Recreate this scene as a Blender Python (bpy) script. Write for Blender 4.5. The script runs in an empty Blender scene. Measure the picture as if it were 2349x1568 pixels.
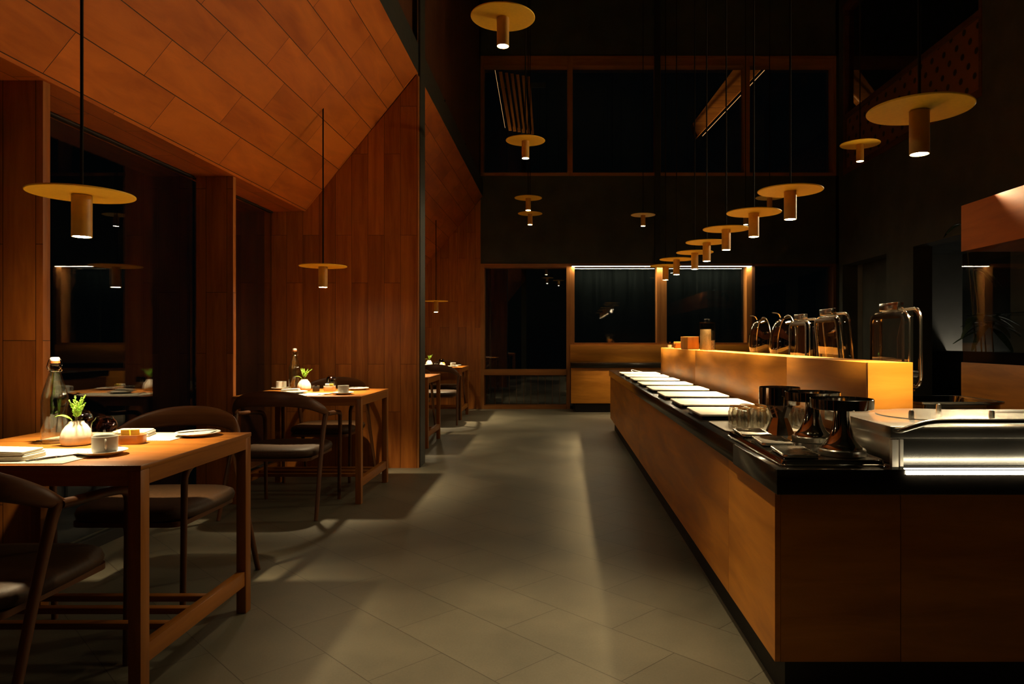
import bpy, bmesh, math, random
from mathutils import Vector, Matrix
random.seed(7)
PI = math.pi
S = bpy.context.scene
COL = S.collection

# ------------------------------------------------------------------ camera, world, view
cam_data = bpy.data.cameras.new('camera')
cam = bpy.data.objects.new('camera', cam_data)
COL.objects.link(cam)
cam.location = (0.0, 0.0, 1.14)
cam.rotation_euler = (PI / 2, 0, 0)
cam_data.sensor_fit = 'HORIZONTAL'
cam_data.sensor_width = 36.0
cam_data.lens = 36.0 * 1600.0 / 2349.0
cam_data.shift_x = -(1280.0 - 1174.5) / 2349.0
cam_data.shift_y = -(784.0 - 780.0) / 2349.0
cam_data.clip_start = 0.05
cam_data.clip_end = 200
S.camera = cam

world = bpy.data.worlds.new('night')
S.world = world
world.use_nodes = True
bg = world.node_tree.nodes['Background']
bg.inputs[0].default_value = (0.25, 0.42, 0.5, 1)
bg.inputs[1].default_value = 0.0015

S.view_settings.view_transform = 'Standard'
S.view_settings.look = 'None'
S.view_settings.gamma = 1.0
S.view_settings.exposure = 0.0
S.cycles.use_denoising = True
S.cycles.max_bounces = 10
S.cycles.diffuse_bounces = 4
S.cycles.glossy_bounces = 5
S.cycles.transmission_bounces = 10
S.cycles.transparent_max_bounces = 14
S.cycles.caustics_reflective = False
S.cycles.caustics_refractive = False
S.cycles.sample_clamp_indirect = 6.0

WARM = (1.0, 0.76, 0.43)
POWER = 1.0

# ------------------------------------------------------------------ materials
def nodes_of(name):
    m = bpy.data.materials.new(name)
    m.use_nodes = True
    nt = m.node_tree
    b = nt.nodes['Principled BSDF']
    return m, nt, b

def N(nt, kind, **kw):
    n = nt.nodes.new(kind)
    for k, v in kw.items():
        setattr(n, k, v)
    return n

def ramp(nt, stops):
    r = N(nt, 'ShaderNodeValToRGB')
    e = r.color_ramp.elements
    while len(e) < len(stops):
        e.new(0.5)
    for i, (p, c) in enumerate(stops):
        e[i].position = p
        e[i].color = (*c, 1)
    return r

def wood(name, dark, light, planks=None, rough=0.45, along=1.3, across=16.0, groove=0.0016, var=0.28):
    m, nt, b = nodes_of(name)
    L = nt.links.new
    uv = N(nt, 'ShaderNodeTexCoord')
    mp = N(nt, 'ShaderNodeMapping')
    mp.inputs['Scale'].default_value = (along, across, 1)
    src = uv.outputs['UV']
    if planks:
        br = N(nt, 'ShaderNodeTexBrick')
        br.offset = 0.37
        br.offset_frequency = 2
        br.inputs['Color1'].default_value = (0, 0, 0, 1)
        br.inputs['Color2'].default_value = (1, 1, 1, 1)
        br.inputs['Mortar'].default_value = (0.5, 0.5, 0.5, 1)
        br.inputs['Scale'].default_value = 1.0
        br.inputs['Mortar Size'].default_value = groove
        br.inputs['Mortar Smooth'].default_value = 0.3
        br.inputs['Bias'].default_value = 0.0
        br.inputs['Brick Width'].default_value = planks[0]
        br.inputs['Row Height'].default_value = planks[1]
        L(src, br.inputs['Vector'])
        # shift grain per plank
        sh = N(nt, 'ShaderNodeVectorMath', operation='SCALE')
        sh.inputs['Scale'].default_value = 7.0
        L(br.outputs['Color'], sh.inputs[0])
        ad = N(nt, 'ShaderNodeVectorMath', operation='ADD')
        L(src, ad.inputs[0])
        L(sh.outputs[0], ad.inputs[1])
        L(ad.outputs[0], mp.inputs['Vector'])
    else:
        L(src, mp.inputs['Vector'])
    n1 = N(nt, 'ShaderNodeTexNoise')
    n1.inputs['Scale'].default_value = 1.6
    n1.inputs['Detail'].default_value = 7
    n1.inputs['Roughness'].default_value = 0.62
    n1.inputs['Distortion'].default_value = 0.9
    L(mp.outputs[0], n1.inputs['Vector'])
    n2 = N(nt, 'ShaderNodeTexNoise')
    n2.inputs['Scale'].default_value = 0.35
    n2.inputs['Detail'].default_value = 3
    n2.inputs['Distortion'].default_value = 1.5
    L(mp.outputs[0], n2.inputs['Vector'])
    mx = N(nt, 'ShaderNodeMath', operation='ADD')
    mul = N(nt, 'ShaderNodeMath', operation='MULTIPLY')
    mul.inputs[1].default_value = 0.45
    L(n1.outputs['Fac'], mul.inputs[0])
    mul2 = N(nt, 'ShaderNodeMath', operation='MULTIPLY')
    mul2.inputs[1].default_value = 0.55
    L(n2.outputs['Fac'], mul2.inputs[0])
    L(mul.outputs[0], mx.inputs[0])
    L(mul2.outputs[0], mx.inputs[1])
    r = ramp(nt, [(0.37, dark), (0.63, light)])
    L(mx.outputs[0], r.inputs['Fac'])
    out = r.outputs['Color']
    if planks:
        hv = N(nt, 'ShaderNodeMath', operation='MULTIPLY_ADD')
        hv.inputs[1].default_value = var
        hv.inputs[2].default_value = 1.0 - var / 2
        L(br.outputs['Color'], hv.inputs[0])
        vm = N(nt, 'ShaderNodeVectorMath', operation='SCALE')
        L(out, vm.inputs[0])
        L(hv.outputs[0], vm.inputs['Scale'])
        mg = N(nt, 'ShaderNodeMix', data_type='RGBA')
        L(br.outputs['Fac'], mg.inputs['Factor'])
        L(vm.outputs[0], mg.inputs[6])
        mg.inputs[7].default_value = (dark[0] * 0.12, dark[1] * 0.12, dark[2] * 0.12, 1)
        out = mg.outputs[2]
        bp = N(nt, 'ShaderNodeBump', invert=True)
        bp.inputs['Strength'].default_value = 0.5
        bp.inputs['Distance'].default_value = 0.003
        L(br.outputs['Fac'], bp.inputs['Height'])
        L(bp.outputs[0], b.inputs['Normal'])
    L(out, b.inputs['Base Color'])
    rr = N(nt, 'ShaderNodeMath', operation='MULTIPLY_ADD')
    rr.inputs[1].default_value = 0.2
    rr.inputs[2].default_value = rough - 0.1
    L(n1.outputs['Fac'], rr.inputs[0])
    L(rr.outputs[0], b.inputs['Roughness'])
    b.inputs['Specular IOR Level'].default_value = 0.35
    return m

def plain(name, col, rough=0.5, metal=0.0, spec=0.5, noise=0.0, nscale=30, bump=0.0):
    m, nt, b = nodes_of(name)
    b.inputs['Base Color'].default_value = (*col, 1)
    b.inputs['Roughness'].default_value = rough
    b.inputs['Metallic'].default_value = metal
    b.inputs['Specular IOR Level'].default_value = spec
    if noise or bump:
        tc = N(nt, 'ShaderNodeTexCoord')
        n = N(nt, 'ShaderNodeTexNoise')
        n.inputs['Scale'].default_value = nscale
        n.inputs['Detail'].default_value = 5
        nt.links.new(tc.outputs['Object'], n.inputs['Vector'])
        if noise:
            lo = tuple(c * (1 - noise) for c in col)
            hi = tuple(min(1, c * (1 + noise)) for c in col)
            r = ramp(nt, [(0.3, lo), (0.7, hi)])
            nt.links.new(n.outputs['Fac'], r.inputs['Fac'])
            nt.links.new(r.outputs['Color'], b.inputs['Base Color'])
        if bump:
            bp = N(nt, 'ShaderNodeBump')
            bp.inputs['Strength'].default_value = bump
            bp.inputs['Distance'].default_value = 0.002
            nt.links.new(n.outputs['Fac'], bp.inputs['Height'])
            nt.links.new(bp.outputs[0], b.inputs['Normal'])
    return m

def emis(name, col, strength):
    m = bpy.data.materials.new(name)
    m.use_nodes = True
    nt = m.node_tree
    nt.nodes.clear()
    e = N(nt, 'ShaderNodeEmission')
    e.inputs[0].default_value = (*col, 1)
    e.inputs[1].default_value = strength
    o = N(nt, 'ShaderNodeOutputMaterial')
    nt.links.new(e.outputs[0], o.inputs[0])
    return m

def thin_glass(name, tint=(1, 1, 1), f0=0.05, rough=0.0, dirt=0.0, boost=1.0):
    """clear sheet glass: transparent + mirror by Schlick"""
    m = bpy.data.materials.new(name)
    m.use_nodes = True
    nt = m.node_tree
    nt.nodes.clear()
    L = nt.links.new
    t = N(nt, 'ShaderNodeBsdfTransparent')
    t.inputs[0].default_value = (*tint, 1)
    g = N(nt, 'ShaderNodeBsdfGlossy')
    g.inputs['Roughness'].default_value = rough
    lw = N(nt, 'ShaderNodeLayerWeight')
    lw.inputs['Blend'].default_value = 0.5
    p = N(nt, 'ShaderNodeMath', operation='POWER')
    p.inputs[1].default_value = 4.0
    L(lw.outputs['Facing'], p.inputs[0])
    ma = N(nt, 'ShaderNodeMath', operation='MULTIPLY_ADD', use_clamp=True)
    ma.inputs[1].default_value = (1 - f0) * boost
    ma.inputs[2].default_value = f0
    L(p.outputs[0], ma.inputs[0])
    mix = N(nt, 'ShaderNodeMixShader')
    L(ma.outputs[0], mix.inputs[0])
    L(t.outputs[0], mix.inputs[1])
    L(g.outputs[0], mix.inputs[2])
    last = mix
    if dirt:
        d = N(nt, 'ShaderNodeBsdfDiffuse')
        d.inputs[0].default_value = (0.55, 0.75, 0.8, 1)
        tc = N(nt, 'ShaderNodeTexCoord')
        mp = N(nt, 'ShaderNodeMapping')
        mp.inputs['Scale'].default_value = (9, 9, 0.5)
        L(tc.outputs['Object'], mp.inputs[0])
        n = N(nt, 'ShaderNodeTexNoise')
        n.inputs['Scale'].default_value = 2.0
        n.inputs['Detail'].default_value = 6
        L(mp.outputs[0], n.inputs['Vector'])
        mm = N(nt, 'ShaderNodeMath', operation='MULTIPLY')
        mm.inputs[1].default_value = dirt
        L(n.outputs['Fac'], mm.inputs[0])
        mix2 = N(nt, 'ShaderNodeMixShader')
        L(mm.outputs[0], mix2.inputs[0])
        L(mix.outputs[0], mix2.inputs[1])
        L(d.outputs[0], mix2.inputs[2])
        last = mix2
    o = N(nt, 'ShaderNodeOutputMaterial')
    L(last.outputs[0], o.inputs[0])
    return m

def floor_material():
    m, nt, b = nodes_of('floor_tiles')
    L = nt.links.new
    tc = N(nt, 'ShaderNodeTexCoord')
    mp = N(nt, 'ShaderNodeMapping')
    mp.inputs['Rotation'].default_value = (0, 0, math.radians(45))
    L(tc.outputs['Object'], mp.inputs[0])
    br = N(nt, 'ShaderNodeTexBrick')
    br.offset = 0.5
    br.inputs['Color1'].default_value = (0, 0, 0, 1)
    br.inputs['Color2'].default_value = (1, 1, 1, 1)
    br.inputs['Scale'].default_value = 1
    br.inputs['Mortar Size'].default_value = 0.0016
    br.inputs['Mortar Smooth'].default_value = 0.2
    br.inputs['Brick Width'].default_value = 0.6
    br.inputs['Row Height'].default_value = 0.3
    L(mp.outputs[0], br.inputs['Vector'])
    n = N(nt, 'ShaderNodeTexNoise')
    n.inputs['Scale'].default_value = 2.2
    n.inputs['Detail'].default_value = 9
    n.inputs['Roughness'].default_value = 0.6
    L(tc.outputs['Object'], n.inputs['Vector'])
    n3 = N(nt, 'ShaderNodeTexNoise')
    n3.inputs['Scale'].default_value = 120
    L(tc.outputs['Object'], n3.inputs['Vector'])
    ad = N(nt, 'ShaderNodeMath', operation='MULTIPLY_ADD')
    ad.inputs[1].default_value = 0.35
    L(n3.outputs['Fac'], ad.inputs[0])
    L(n.outputs['Fac'], ad.inputs[2])
    r = ramp(nt, [(0.45, (0.105, 0.096, 0.068)), (0.9, (0.17, 0.152, 0.105))])
    L(ad.outputs[0], r.inputs['Fac'])
    mul = N(nt, 'ShaderNodeMath', operation='MULTIPLY_ADD')
    mul.inputs[1].default_value = 0.14
    mul.inputs[2].default_value = 0.93
    L(br.outputs['Color'], mul.inputs[0])
    vm = N(nt, 'ShaderNodeVectorMath', operation='SCALE')
    L(r.outputs['Color'], vm.inputs[0])
    L(mul.outputs[0], vm.inputs['Scale'])
    mg = N(nt, 'ShaderNodeMix', data_type='RGBA')
    L(br.outputs['Fac'], mg.inputs['Factor'])
    L(vm.outputs[0], mg.inputs[6])
    mg.inputs[7].default_value = (0.05, 0.04, 0.028, 1)
    L(mg.outputs[2], b.inputs['Base Color'])
    rr = N(nt, 'ShaderNodeMath', operation='MULTIPLY_ADD')
    rr.inputs[1].default_value = 0.2
    rr.inputs[2].default_value = 0.36
    L(n.outputs['Fac'], rr.inputs[0])
    L(rr.outputs[0], b.inputs['Roughness'])
    b.inputs['Specular IOR Level'].default_value = 0.45
    return m

def weave(name, col, scale=260, strength=0.5):
    m, nt, b = nodes_of(name)
    L = nt.links.new
    tc = N(nt, 'ShaderNodeTexCoord')
    w1 = N(nt, 'ShaderNodeTexWave', bands_direction='X')
    w1.inputs['Scale'].default_value = scale / 6.28
    w2 = N(nt, 'ShaderNodeTexWave', bands_direction='Y')
    w2.inputs['Scale'].default_value = scale / 6.28
    L(tc.outputs['Object'], w1.inputs['Vector'])
    L(tc.outputs['Object'], w2.inputs['Vector'])
    mu = N(nt, 'ShaderNodeMath', operation='MULTIPLY')
    L(w1.outputs['Fac'], mu.inputs[0])
    L(w2.outputs['Fac'], mu.inputs[1])
    r = ramp(nt, [(0.0, tuple(c * (1 - strength) for c in col)), (0.6, col)])
    L(mu.outputs[0], r.inputs['Fac'])
    L(r.outputs['Color'], b.inputs['Base Color'])
    b.inputs['Roughness'].default_value = 0.8
    return m

M = {}
M['wall_wood'] = wood('wall_wood', (0.25, 0.070, 0.010), (0.48, 0.155, 0.023), (1.15, 0.145), 0.5, var=0.3)
M['ceiling_wood'] = wood('ceiling_wood', (0.38, 0.088, 0.010), (0.62, 0.165, 0.018), (0.79, 0.18), 0.5, along=1.5, across=8, var=0.16, groove=0.0022)
M['frame_wood'] = wood('frame_wood', (0.30, 0.11, 0.025), (0.46, 0.19, 0.045), None, 0.5)
M['dark_wood'] = wood('dark_wood', (0.075, 0.026, 0.010), (0.12, 0.045, 0.018), (2.4, 0.145), 0.6)
M['panel_wood'] = wood('panel_wood', (0.42, 0.145, 0.012), (0.74, 0.29, 0.032), None, 0.42, along=1.1, across=7)
M['hood_wood'] = wood('hood_wood', (0.42, 0.105, 0.016), (0.62, 0.175, 0.030), None, 0.75, along=0.8, across=7)
M['table_wood'] = wood('table_wood', (0.22, 0.070, 0.009), (0.39, 0.138, 0.017), None, 0.38, across=20)
M['chair_wood'] = wood('chair_wood', (0.075, 0.026, 0.008), (0.15, 0.055, 0.016), None, 0.42, across=20)
M['concrete'] = plain('concrete', (0.045, 0.047, 0.038), 0.85, noise=0.25, nscale=3)
M['plaster'] = plain('plaster', (0.30, 0.29, 0.25), 0.9, noise=0.08, nscale=4)
M['black_soft'] = plain('black_soft', (0.010, 0.009, 0.008), 0.7)
M['dark_metal'] = plain('dark_metal', (0.045, 0.047, 0.039), 0.5, metal=0.3, noise=0.2, nscale=20)
M['rod'] = plain('rod_metal', (0.012, 0.010, 0.008), 0.75, spec=0.1)
M['gold'] = plain('gold_paint', (0.98, 0.58, 0.030), 0.55, noise=0.05, nscale=60)
M['gold_tube'] = plain('gold_tube', (0.50, 0.27, 0.035), 0.5, noise=0.12, nscale=25)
M['stone'] = plain('black_stone', (0.012, 0.010, 0.008), 0.16, noise=0.4, nscale=90)
M['black_glass'] = plain('black_glass', (0.006, 0.006, 0.006), 0.06)
M['steel'] = plain('polished_steel', (0.46, 0.45, 0.42), 0.08, metal=1.0)
M['chrome'] = plain('chrome_rim', (0.86, 0.80, 0.68), 0.16, metal=1.0)
M['brushed'] = plain('brushed_steel', (0.47, 0.45, 0.40), 0.27, metal=1.0, noise=0.1, nscale=8)
M['satin'] = plain('satin_steel', (0.70, 0.65, 0.54), 0.42, metal=0.5, noise=0.05, nscale=12)
M['rubber'] = plain('rubber', (0.006, 0.005, 0.004), 0.8, spec=0.05)
M['ceramic'] = plain('white_ceramic', (0.66, 0.64, 0.58), 0.22)
M['shaded_ceramic'] = plain('shaded_ceramic', (0.36, 0.35, 0.31), 0.3)  # white ceramic darkened to carry the shade of backlit cups
M['vase'] = plain('vase_ceramic', (0.56, 0.50, 0.40), 0.6, noise=0.08, nscale=60)
M['linen'] = plain('linen', (0.62, 0.58, 0.50), 0.9, noise=0.06, nscale=300, bump=0.3)
M['placemat'] = weave('placemat', (0.66, 0.60, 0.47))
M['leather'] = plain('brown_leather', (0.055, 0.027, 0.011), 0.55, spec=0.3, noise=0.2, nscale=70, bump=0.35)
M['leaf'] = plain('fresh_green', (0.24, 0.46, 0.04), 0.5, noise=0.35, nscale=40)
M['dark_leaf'] = plain('dark_green', (0.03, 0.055, 0.02), 0.45, noise=0.3, nscale=8)
M['stem'] = plain('stem', (0.10, 0.08, 0.03), 0.7)
M['yellow_paper'] = plain('yellow_paper', (0.75, 0.58, 0.08), 0.7)
M['white_paper'] = plain('white_paper', (0.80, 0.78, 0.72), 0.7)
M['caramel'] = plain('caramel_ceramic', (0.42, 0.22, 0.08), 0.3)
M['black_plastic'] = plain('black_plastic', (0.02, 0.018, 0.015), 0.3)
M['orange_rubber'] = plain('orange_rubber', (0.55, 0.14, 0.03), 0.5)
M['grain'] = plain('grain', (0.62, 0.42, 0.20), 0.8, noise=0.6, nscale=120, bump=1.0)
M['flakes'] = plain('flakes', (0.86, 0.70, 0.36), 0.8, noise=0.15, nscale=160, bump=0.6)
M['window_glass'] = thin_glass('window_glass', (0.96, 0.98, 0.97), 0.06)
M['dirty_glass'] = thin_glass('dirty_glass', (0.95, 0.98, 0.98), 0.035, dirt=0.005)
M['clear_glass'] = thin_glass('clear_glass', (0.93, 0.95, 0.93), 0.10, boost=1.3)
M['lid_glass'] = thin_glass('lid_glass', (0.88, 0.87, 0.82), 0.15, boost=1.5)
M['purple_glass'] = thin_glass('purple_glass', (0.10, 0.045, 0.06), 0.10, boost=1.2)
M['acrylic'] = thin_glass('acrylic', (0.96, 0.94, 0.88), 0.09, boost=1.5)
M['tumbler_glass'] = thin_glass('tumbler_glass', (0.97, 0.96, 0.92), 0.20, rough=0.05, boost=1.8)
M['floor'] = floor_material()
M['lens'] = emis('lamp_lens', (1.0, 0.80, 0.48), 240.0)
M['lens_table'] = emis('lamp_lens_table', (1.0, 0.80, 0.48), 380.0)
M['led'] = emis('led_strip', (1.0, 0.80, 0.48), 85.0)
M['led_bright'] = emis('led_bright', (1.0, 0.86, 0.60), 12.0)
M['globe'] = emis('added_bar_diffuser', (1.0, 0.85, 0.62), 1.0)
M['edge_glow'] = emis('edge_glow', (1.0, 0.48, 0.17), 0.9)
M['bulb'] = emis('bulb', (1.0, 0.88, 0.70), 70.0)

def solid_glass():
    m, nt, b = nodes_of('bottle_glass')
    b.inputs['Base Color'].default_value = (0.97, 0.99, 0.97, 1)
    b.inputs['Roughness'].default_value = 0.0
    b.inputs['IOR'].default_value = 1.45
    b.inputs['Transmission Weight'].default_value = 1.0
    return m
M['bottle_glass'] = solid_glass()

# ------------------------------------------------------------------ mesh helpers
def spline(pts, n=8):
    """Catmull-Rom through points (tuples of any dimension)"""
    P = [Vector(p) for p in pts]
    out = []
    for i in range(len(P) - 1):
        p0 = P[i - 1] if i > 0 else P[0] * 2 - P[1]
        p1, p2 = P[i], P[i + 1]
        p3 = P[i + 2] if i + 2 < len(P) else P[-1] * 2 - P[-2]
        for k in range(n):
            t = k / n
            out.append(0.5 * ((2 * p1) + (p2 - p0) * t + (2 * p0 - 5 * p1 + 4 * p2 - p3) * t * t
                              + (3 * p1 - p0 - 3 * p2 + p3) * t ** 3))
    out.append(P[-1])
    return out

class MB:
    def __init__(self, grain=0):
        self.bm = bmesh.new()
        self.grain = grain
        self.off = None
        self.X = None

    def _v(self, p):
        p = Vector(p)
        return self.bm.verts.new(self.X @ p if self.X else p)

    def box(self, x0, x1, y0, y1, z0, z1, bevel=0.0, seg=2):
        vs = [self._v((x, y, z)) for z in (z0, z1) for y in (y0, y1) for x in (x0, x1)]
        fs = [(0, 2, 3, 1), (4, 5, 7, 6), (0, 1, 5, 4), (2, 6, 7, 3), (0, 4, 6, 2), (1, 3, 7, 5)]
        F = [self.bm.faces.new([vs[i] for i in f]) for f in fs]
        if bevel:
            ed = list({e for f in F for e in f.edges})
            bmesh.ops.bevel(self.bm, geom=ed, offset=bevel, segments=seg, profile=0.5, affect='EDGES')
        return self

    def prism(self, poly, lo, hi, axis='z'):
        """poly: list of 2-D points; extruded along axis. x->(y,z) y->(x,z) z->(x,y)"""
        def p3(a, b, c):
            return {'z': (a, b, c), 'y': (a, c, b), 'x': (c, a, b)}[axis]
        A = [self._v(p3(a, b, lo)) for a, b in poly]
        B = [self._v(p3(a, b, hi)) for a, b in poly]
        n = len(poly)
        self.bm.faces.new(A[::-1])
        self.bm.faces.new(B)
        for i in range(n):
            self.bm.faces.new((A[i], A[(i + 1) % n], B[(i + 1) % n], B[i]))
        return self

    def rings(self, rings, cap0=True, cap1=True):
        R = [[self._v(p) for p in r] for r in rings]
        n = len(R[0])
        for a, b in zip(R, R[1:]):
            for i in range(n):
                self.bm.faces.new((a[i], a[(i + 1) % n], b[(i + 1) % n], b[i]))
        if cap0:
            self.bm.faces.new(R[0][::-1])
        if cap1:
            self.bm.faces.new(R[-1])
        return self

    def lathe(self, prof, c=(0, 0, 0), seg=32, cap0=True, cap1=True, rib=None):
        rings = []
        for r, z in prof:
            ring = []
            for i in range(seg):
                a = 2 * PI * i / seg
                k = 1.0 if rib is None else 1 + rib(z) * math.cos(a * rib.n)
                ring.append((c[0] + r * k * math.cos(a), c[1] + r * k * math.sin(a), c[2] + z))
            rings.append(ring)
        return self.rings(rings, cap0, cap1)

    def cyl(self, x, y, z0, z1, r, seg=24):
        return self.lathe([(r, z0), (r, z1)], (x, y, 0), seg)

    def sweep(self, pts, rad, up=(0, 0, 1), seg=12, closed=False):
        """rad: per-point (a, b) or one number; a across, b along up"""
        P = [Vector(p) for p in pts]
        n = len(P)
        rings = []
        for i in range(n):
            if closed:
                t = P[(i + 1) % n] - P[i - 1]
            else:
                t = P[min(i + 1, n - 1)] - P[max(i - 1, 0)]
            t.normalize()
            u = Vector(up)
            s = u.cross(t)
            if s.length < 1e-4:
                s = Vector((1, 0, 0)).cross(t)
            s.normalize()
            w = t.cross(s)
            r = rad if not isinstance(rad, list) else rad[i]
            a, b = (r, r) if isinstance(r, (int, float)) else r
            rings.append([P[i] + s * (a * math.cos(2 * PI * k / seg)) + w * (b * math.sin(2 * PI * k / seg)) for k in range(seg)])
        if closed:
            rings.append(rings[0])
            R = [[self._v(p) for p in r] for r in rings[:-1]]
            for j in range(n):
                a, b = R[j], R[(j + 1) % n]
                for k in range(seg):
                    self.bm.faces.new((a[k], a[(k + 1) % seg], b[(k + 1) % seg], b[k]))
            return self
        return self.rings(rings)

    def build(self, name, mat, parent=None, origin=None, smooth=40, scale_uv=1.0):
        bm = self.bm
        bmesh.ops.recalc_face_normals(bm, faces=bm.faces)
        if origin is None and parent is not None and parent.get('_world'):
            origin = parent.location
        if origin is not None:
            o = Vector(origin)
            for v in bm.verts:
                v.co -= o
        uvl = bm.loops.layers.uv.new('UVMap')
        g = self.grain
        off = self.off or (random.random() * 9, random.random() * 9)
        for f in bm.faces:
            n = [abs(c) for c in f.normal]
            d = n.index(max(n))
            axes = [a for a in (0, 1, 2) if a != d]
            ua = g if g in axes else axes[0]
            va = [a for a in axes if a != ua][0]
            for l in f.loops:
                c = l.vert.co
                l[uvl].uv = (c[ua] * scale_uv + (0 if self.grain < 0 else off[0]), c[va] * scale_uv + off[1])
        me = bpy.data.meshes.new(name)
        bm.to_mesh(me)
        bm.free()
        if smooth:
            for p in me.polygons:
                p.use_smooth = True
            me.set_sharp_from_angle(angle=math.radians(smooth))
        me.materials.append(M[mat] if isinstance(mat, str) else mat)
        ob = bpy.data.objects.new(name, me)
        COL.objects.link(ob)
        if parent is not None:
            ob.parent = parent
        return ob

def tag(o, label, cat, group=None):
    o['label'] = label
    o['category'] = cat
    if group:
        o['group'] = group
    return o

def struct(o, label=None):
    o['kind'] = 'structure'
    if label:
        o['label'] = label
    return o

def thing(name, label, cat, loc=(0, 0, 0), rotz=0.0, group=None, local=True):
    o = bpy.data.objects.new(name, None)
    COL.objects.link(o)
    o.location = loc
    o.rotation_euler = (0, 0, rotz)
    o.empty_display_size = 0.05
    tag(o, label, cat, group)
    if not local:
        o['_world'] = 1
    return o

def dup(root, loc, rotz, label, group=None):
    r = root.copy()
    COL.objects.link(r)
    r.location = loc
    r.rotation_euler = (0, 0, rotz)
    r['label'] = label
    if group:
        r['group'] = group
    for ch in [o for o in bpy.data.objects if o.parent == root]:
        c = ch.copy()
        COL.objects.link(c)
        c.parent = r
        for g in [o for o in bpy.data.objects if o.parent == ch]:
            d = g.copy()
            COL.objects.link(d)
            d.parent = c
    return r

def mesh_thing(mb, name, mat, label, cat, loc=None, group=None, rotz=0.0):
    """a thing that is one mesh; mb in local coordinates when loc is given"""
    o = mb.build(name, mat)
    if loc is not None:
        o.location = loc
        o.rotation_euler = (0, 0, rotz)
    return tag(o, label, cat, group)

def rrect(w, d, r, seg=6):
    """rounded rectangle outline centred on 0"""
    pts = []
    for cx, cy, a0 in ((w / 2 - r, d / 2 - r, 0), (-w / 2 + r, d / 2 - r, 90), (-w / 2 + r, -d / 2 + r, 180), (w / 2 - r, -d / 2 + r, 270)):
        for k in range(seg + 1):
            a = math.radians(a0 + 90 * k / seg)
            pts.append((cx + r * math.cos(a), cy + r * math.sin(a)))
    return pts

# ------------------------------------------------------------------ setting
Y0, YB = -4.0, 11.6
XL = -2.53          # window plane on the left
XE = -1.256         # open edge of the dining bays
XR = 4.67           # right wall
ZTOP = 7.6

mb = MB(); mb.box(-2.75, 7.2, Y0, 12.3, -0.12, 0.0)
struct(mb.build('floor', 'floor'))

# sloped timber ceiling with a flat soffit over the windows
mb = MB(grain=1); mb.off = (0.12, 0.038)
mb.prism([(-2.62, 2.287), (-2.258, 2.287), (XE, 3.53), (XE, 3.60), (-2.30, 2.40), (-2.62, 2.40)], Y0, YB, 'y')
struct(mb.build('ceiling', 'ceiling_wood'))
mb = MB(); mb.box(-1.45, 7.2, Y0, 12.0, ZTOP, ZTOP + 0.1)
struct(mb.build('ceiling_upper', 'concrete'))

# planked partition between the two bays, end wall, upper wall
mb = MB(grain=2)
mb.prism([(-2.62, 0), (XE, 0), (XE, 3.515), (-2.258, 2.286), (-2.62, 2.286)], 6.225, 6.52, 'y')
struct(mb.build('wall_partition', 'wall_wood'))
mb = MB(grain=2)
mb.prism([(-2.62, 0), (XE - 0.03, 0), (XE - 0.03, 3.48), (-2.258, 2.286), (-2.62, 2.286)], 11.585, 11.599, 'y')
struct(mb.build('wall_end', 'wall_wood'))
mb = MB(grain=2); mb.box(-1.42, -1.31, Y0, 11.6, 3.62, ZTOP)
struct(mb.build('wall_upper_left', 'dark_wood'))
mb = MB(); mb.box(-1.31, XE + 0.002, Y0, 11.598, 3.532, 3.80)
for y in (4.2, 4.6, 5.2, 7.7, 9.4, 10.2):
    mb.box(XE - 0.004, XE + 0.012, y, y + 0.02, 3.775, 3.795)
struct(mb.build('trim_eaves_beam', 'dark_metal'))
mb = MB(); mb.box(XE + 0.001, XE + 0.020, 6.262, 6.485, 0.0, ZTOP)
struct(mb.build('trim_steel_post', 'dark_metal'))
mb = MB(grain=2)
mb.box(XE + 0.001, XE + 0.012, 6.225, 6.258, 0, 3.5); mb.box(XE + 0.001, XE + 0.012, 6.489, 6.52, 0, 3.5)
mb.box(XE + 0.001, XE + 0.010, 6.258, 6.489, 0, 0.07)
struct(mb.build('trim_partition_edge', 'frame_wood'))

# fins along the left window
FINS = [-0.50, 1.29, 3.077, 4.878]
for i, y in enumerate(FINS):
    mb = MB(grain=2); mb.box(XL, -2.272, y, y + 0.045, 0.0, 2.286, 0.002)
    struct(mb.build('trim_window_fin', 'wall_wood'))
for y in (7.9, 9.7):
    mb = MB(grain=2); mb.box(XL, -2.272, y, y + 0.045, 0.0, 2.286, 0.002)
    struct(mb.build('trim_window_fin', 'wall_wood'))

def left_window(i, y0, y1):
    f = MB(grain=1)
    f.box(XL - 0.05, XL - 0.005, y0, y1, 0.0, 0.06)
    f.box(XL - 0.05, XL - 0.012, y0, y1, 2.275, 2.287)
    o = struct(f.build('window_%d' % i, 'black_soft'))
    p = MB(); p.box(XL - 0.032, XL - 0.024, y0, y1, 0.06, 2.275)
    p.build('pane', 'window_glass', o)
    return o
left_window(1, -4.0, -0.50); left_window(2, -0.455, 1.29); left_window(3, 1.335, 3.077); left_window(4, 3.122, 4.878); left_window(5, 4.923, 6.225)
left_window(6, 6.52, 11.6)

# back wall with its window openings
mb = MB()
for x0, x1, z0, z1 in ((-1.42, 7.2, 2.41, 3.87), (-1.42, 7.2, 5.86, ZTOP), (-1.42, -1.285, 0, ZTOP), (4.62, 7.2, 0, ZTOP), (0.25, 3.10, 0.0, 1.06), (3.22, 4.62, 0.0, 0.06)):
    mb.box(x0, x1, 11.6, 11.9, z0, z1)
struct(mb.build('wall_back', 'concrete'))
mb = MB(); mb.box(1.60, 1.69, 11.50, 11.598, 2.42, ZTOP)
struct(mb.build('trim_downpipe', 'black_soft'))

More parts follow.
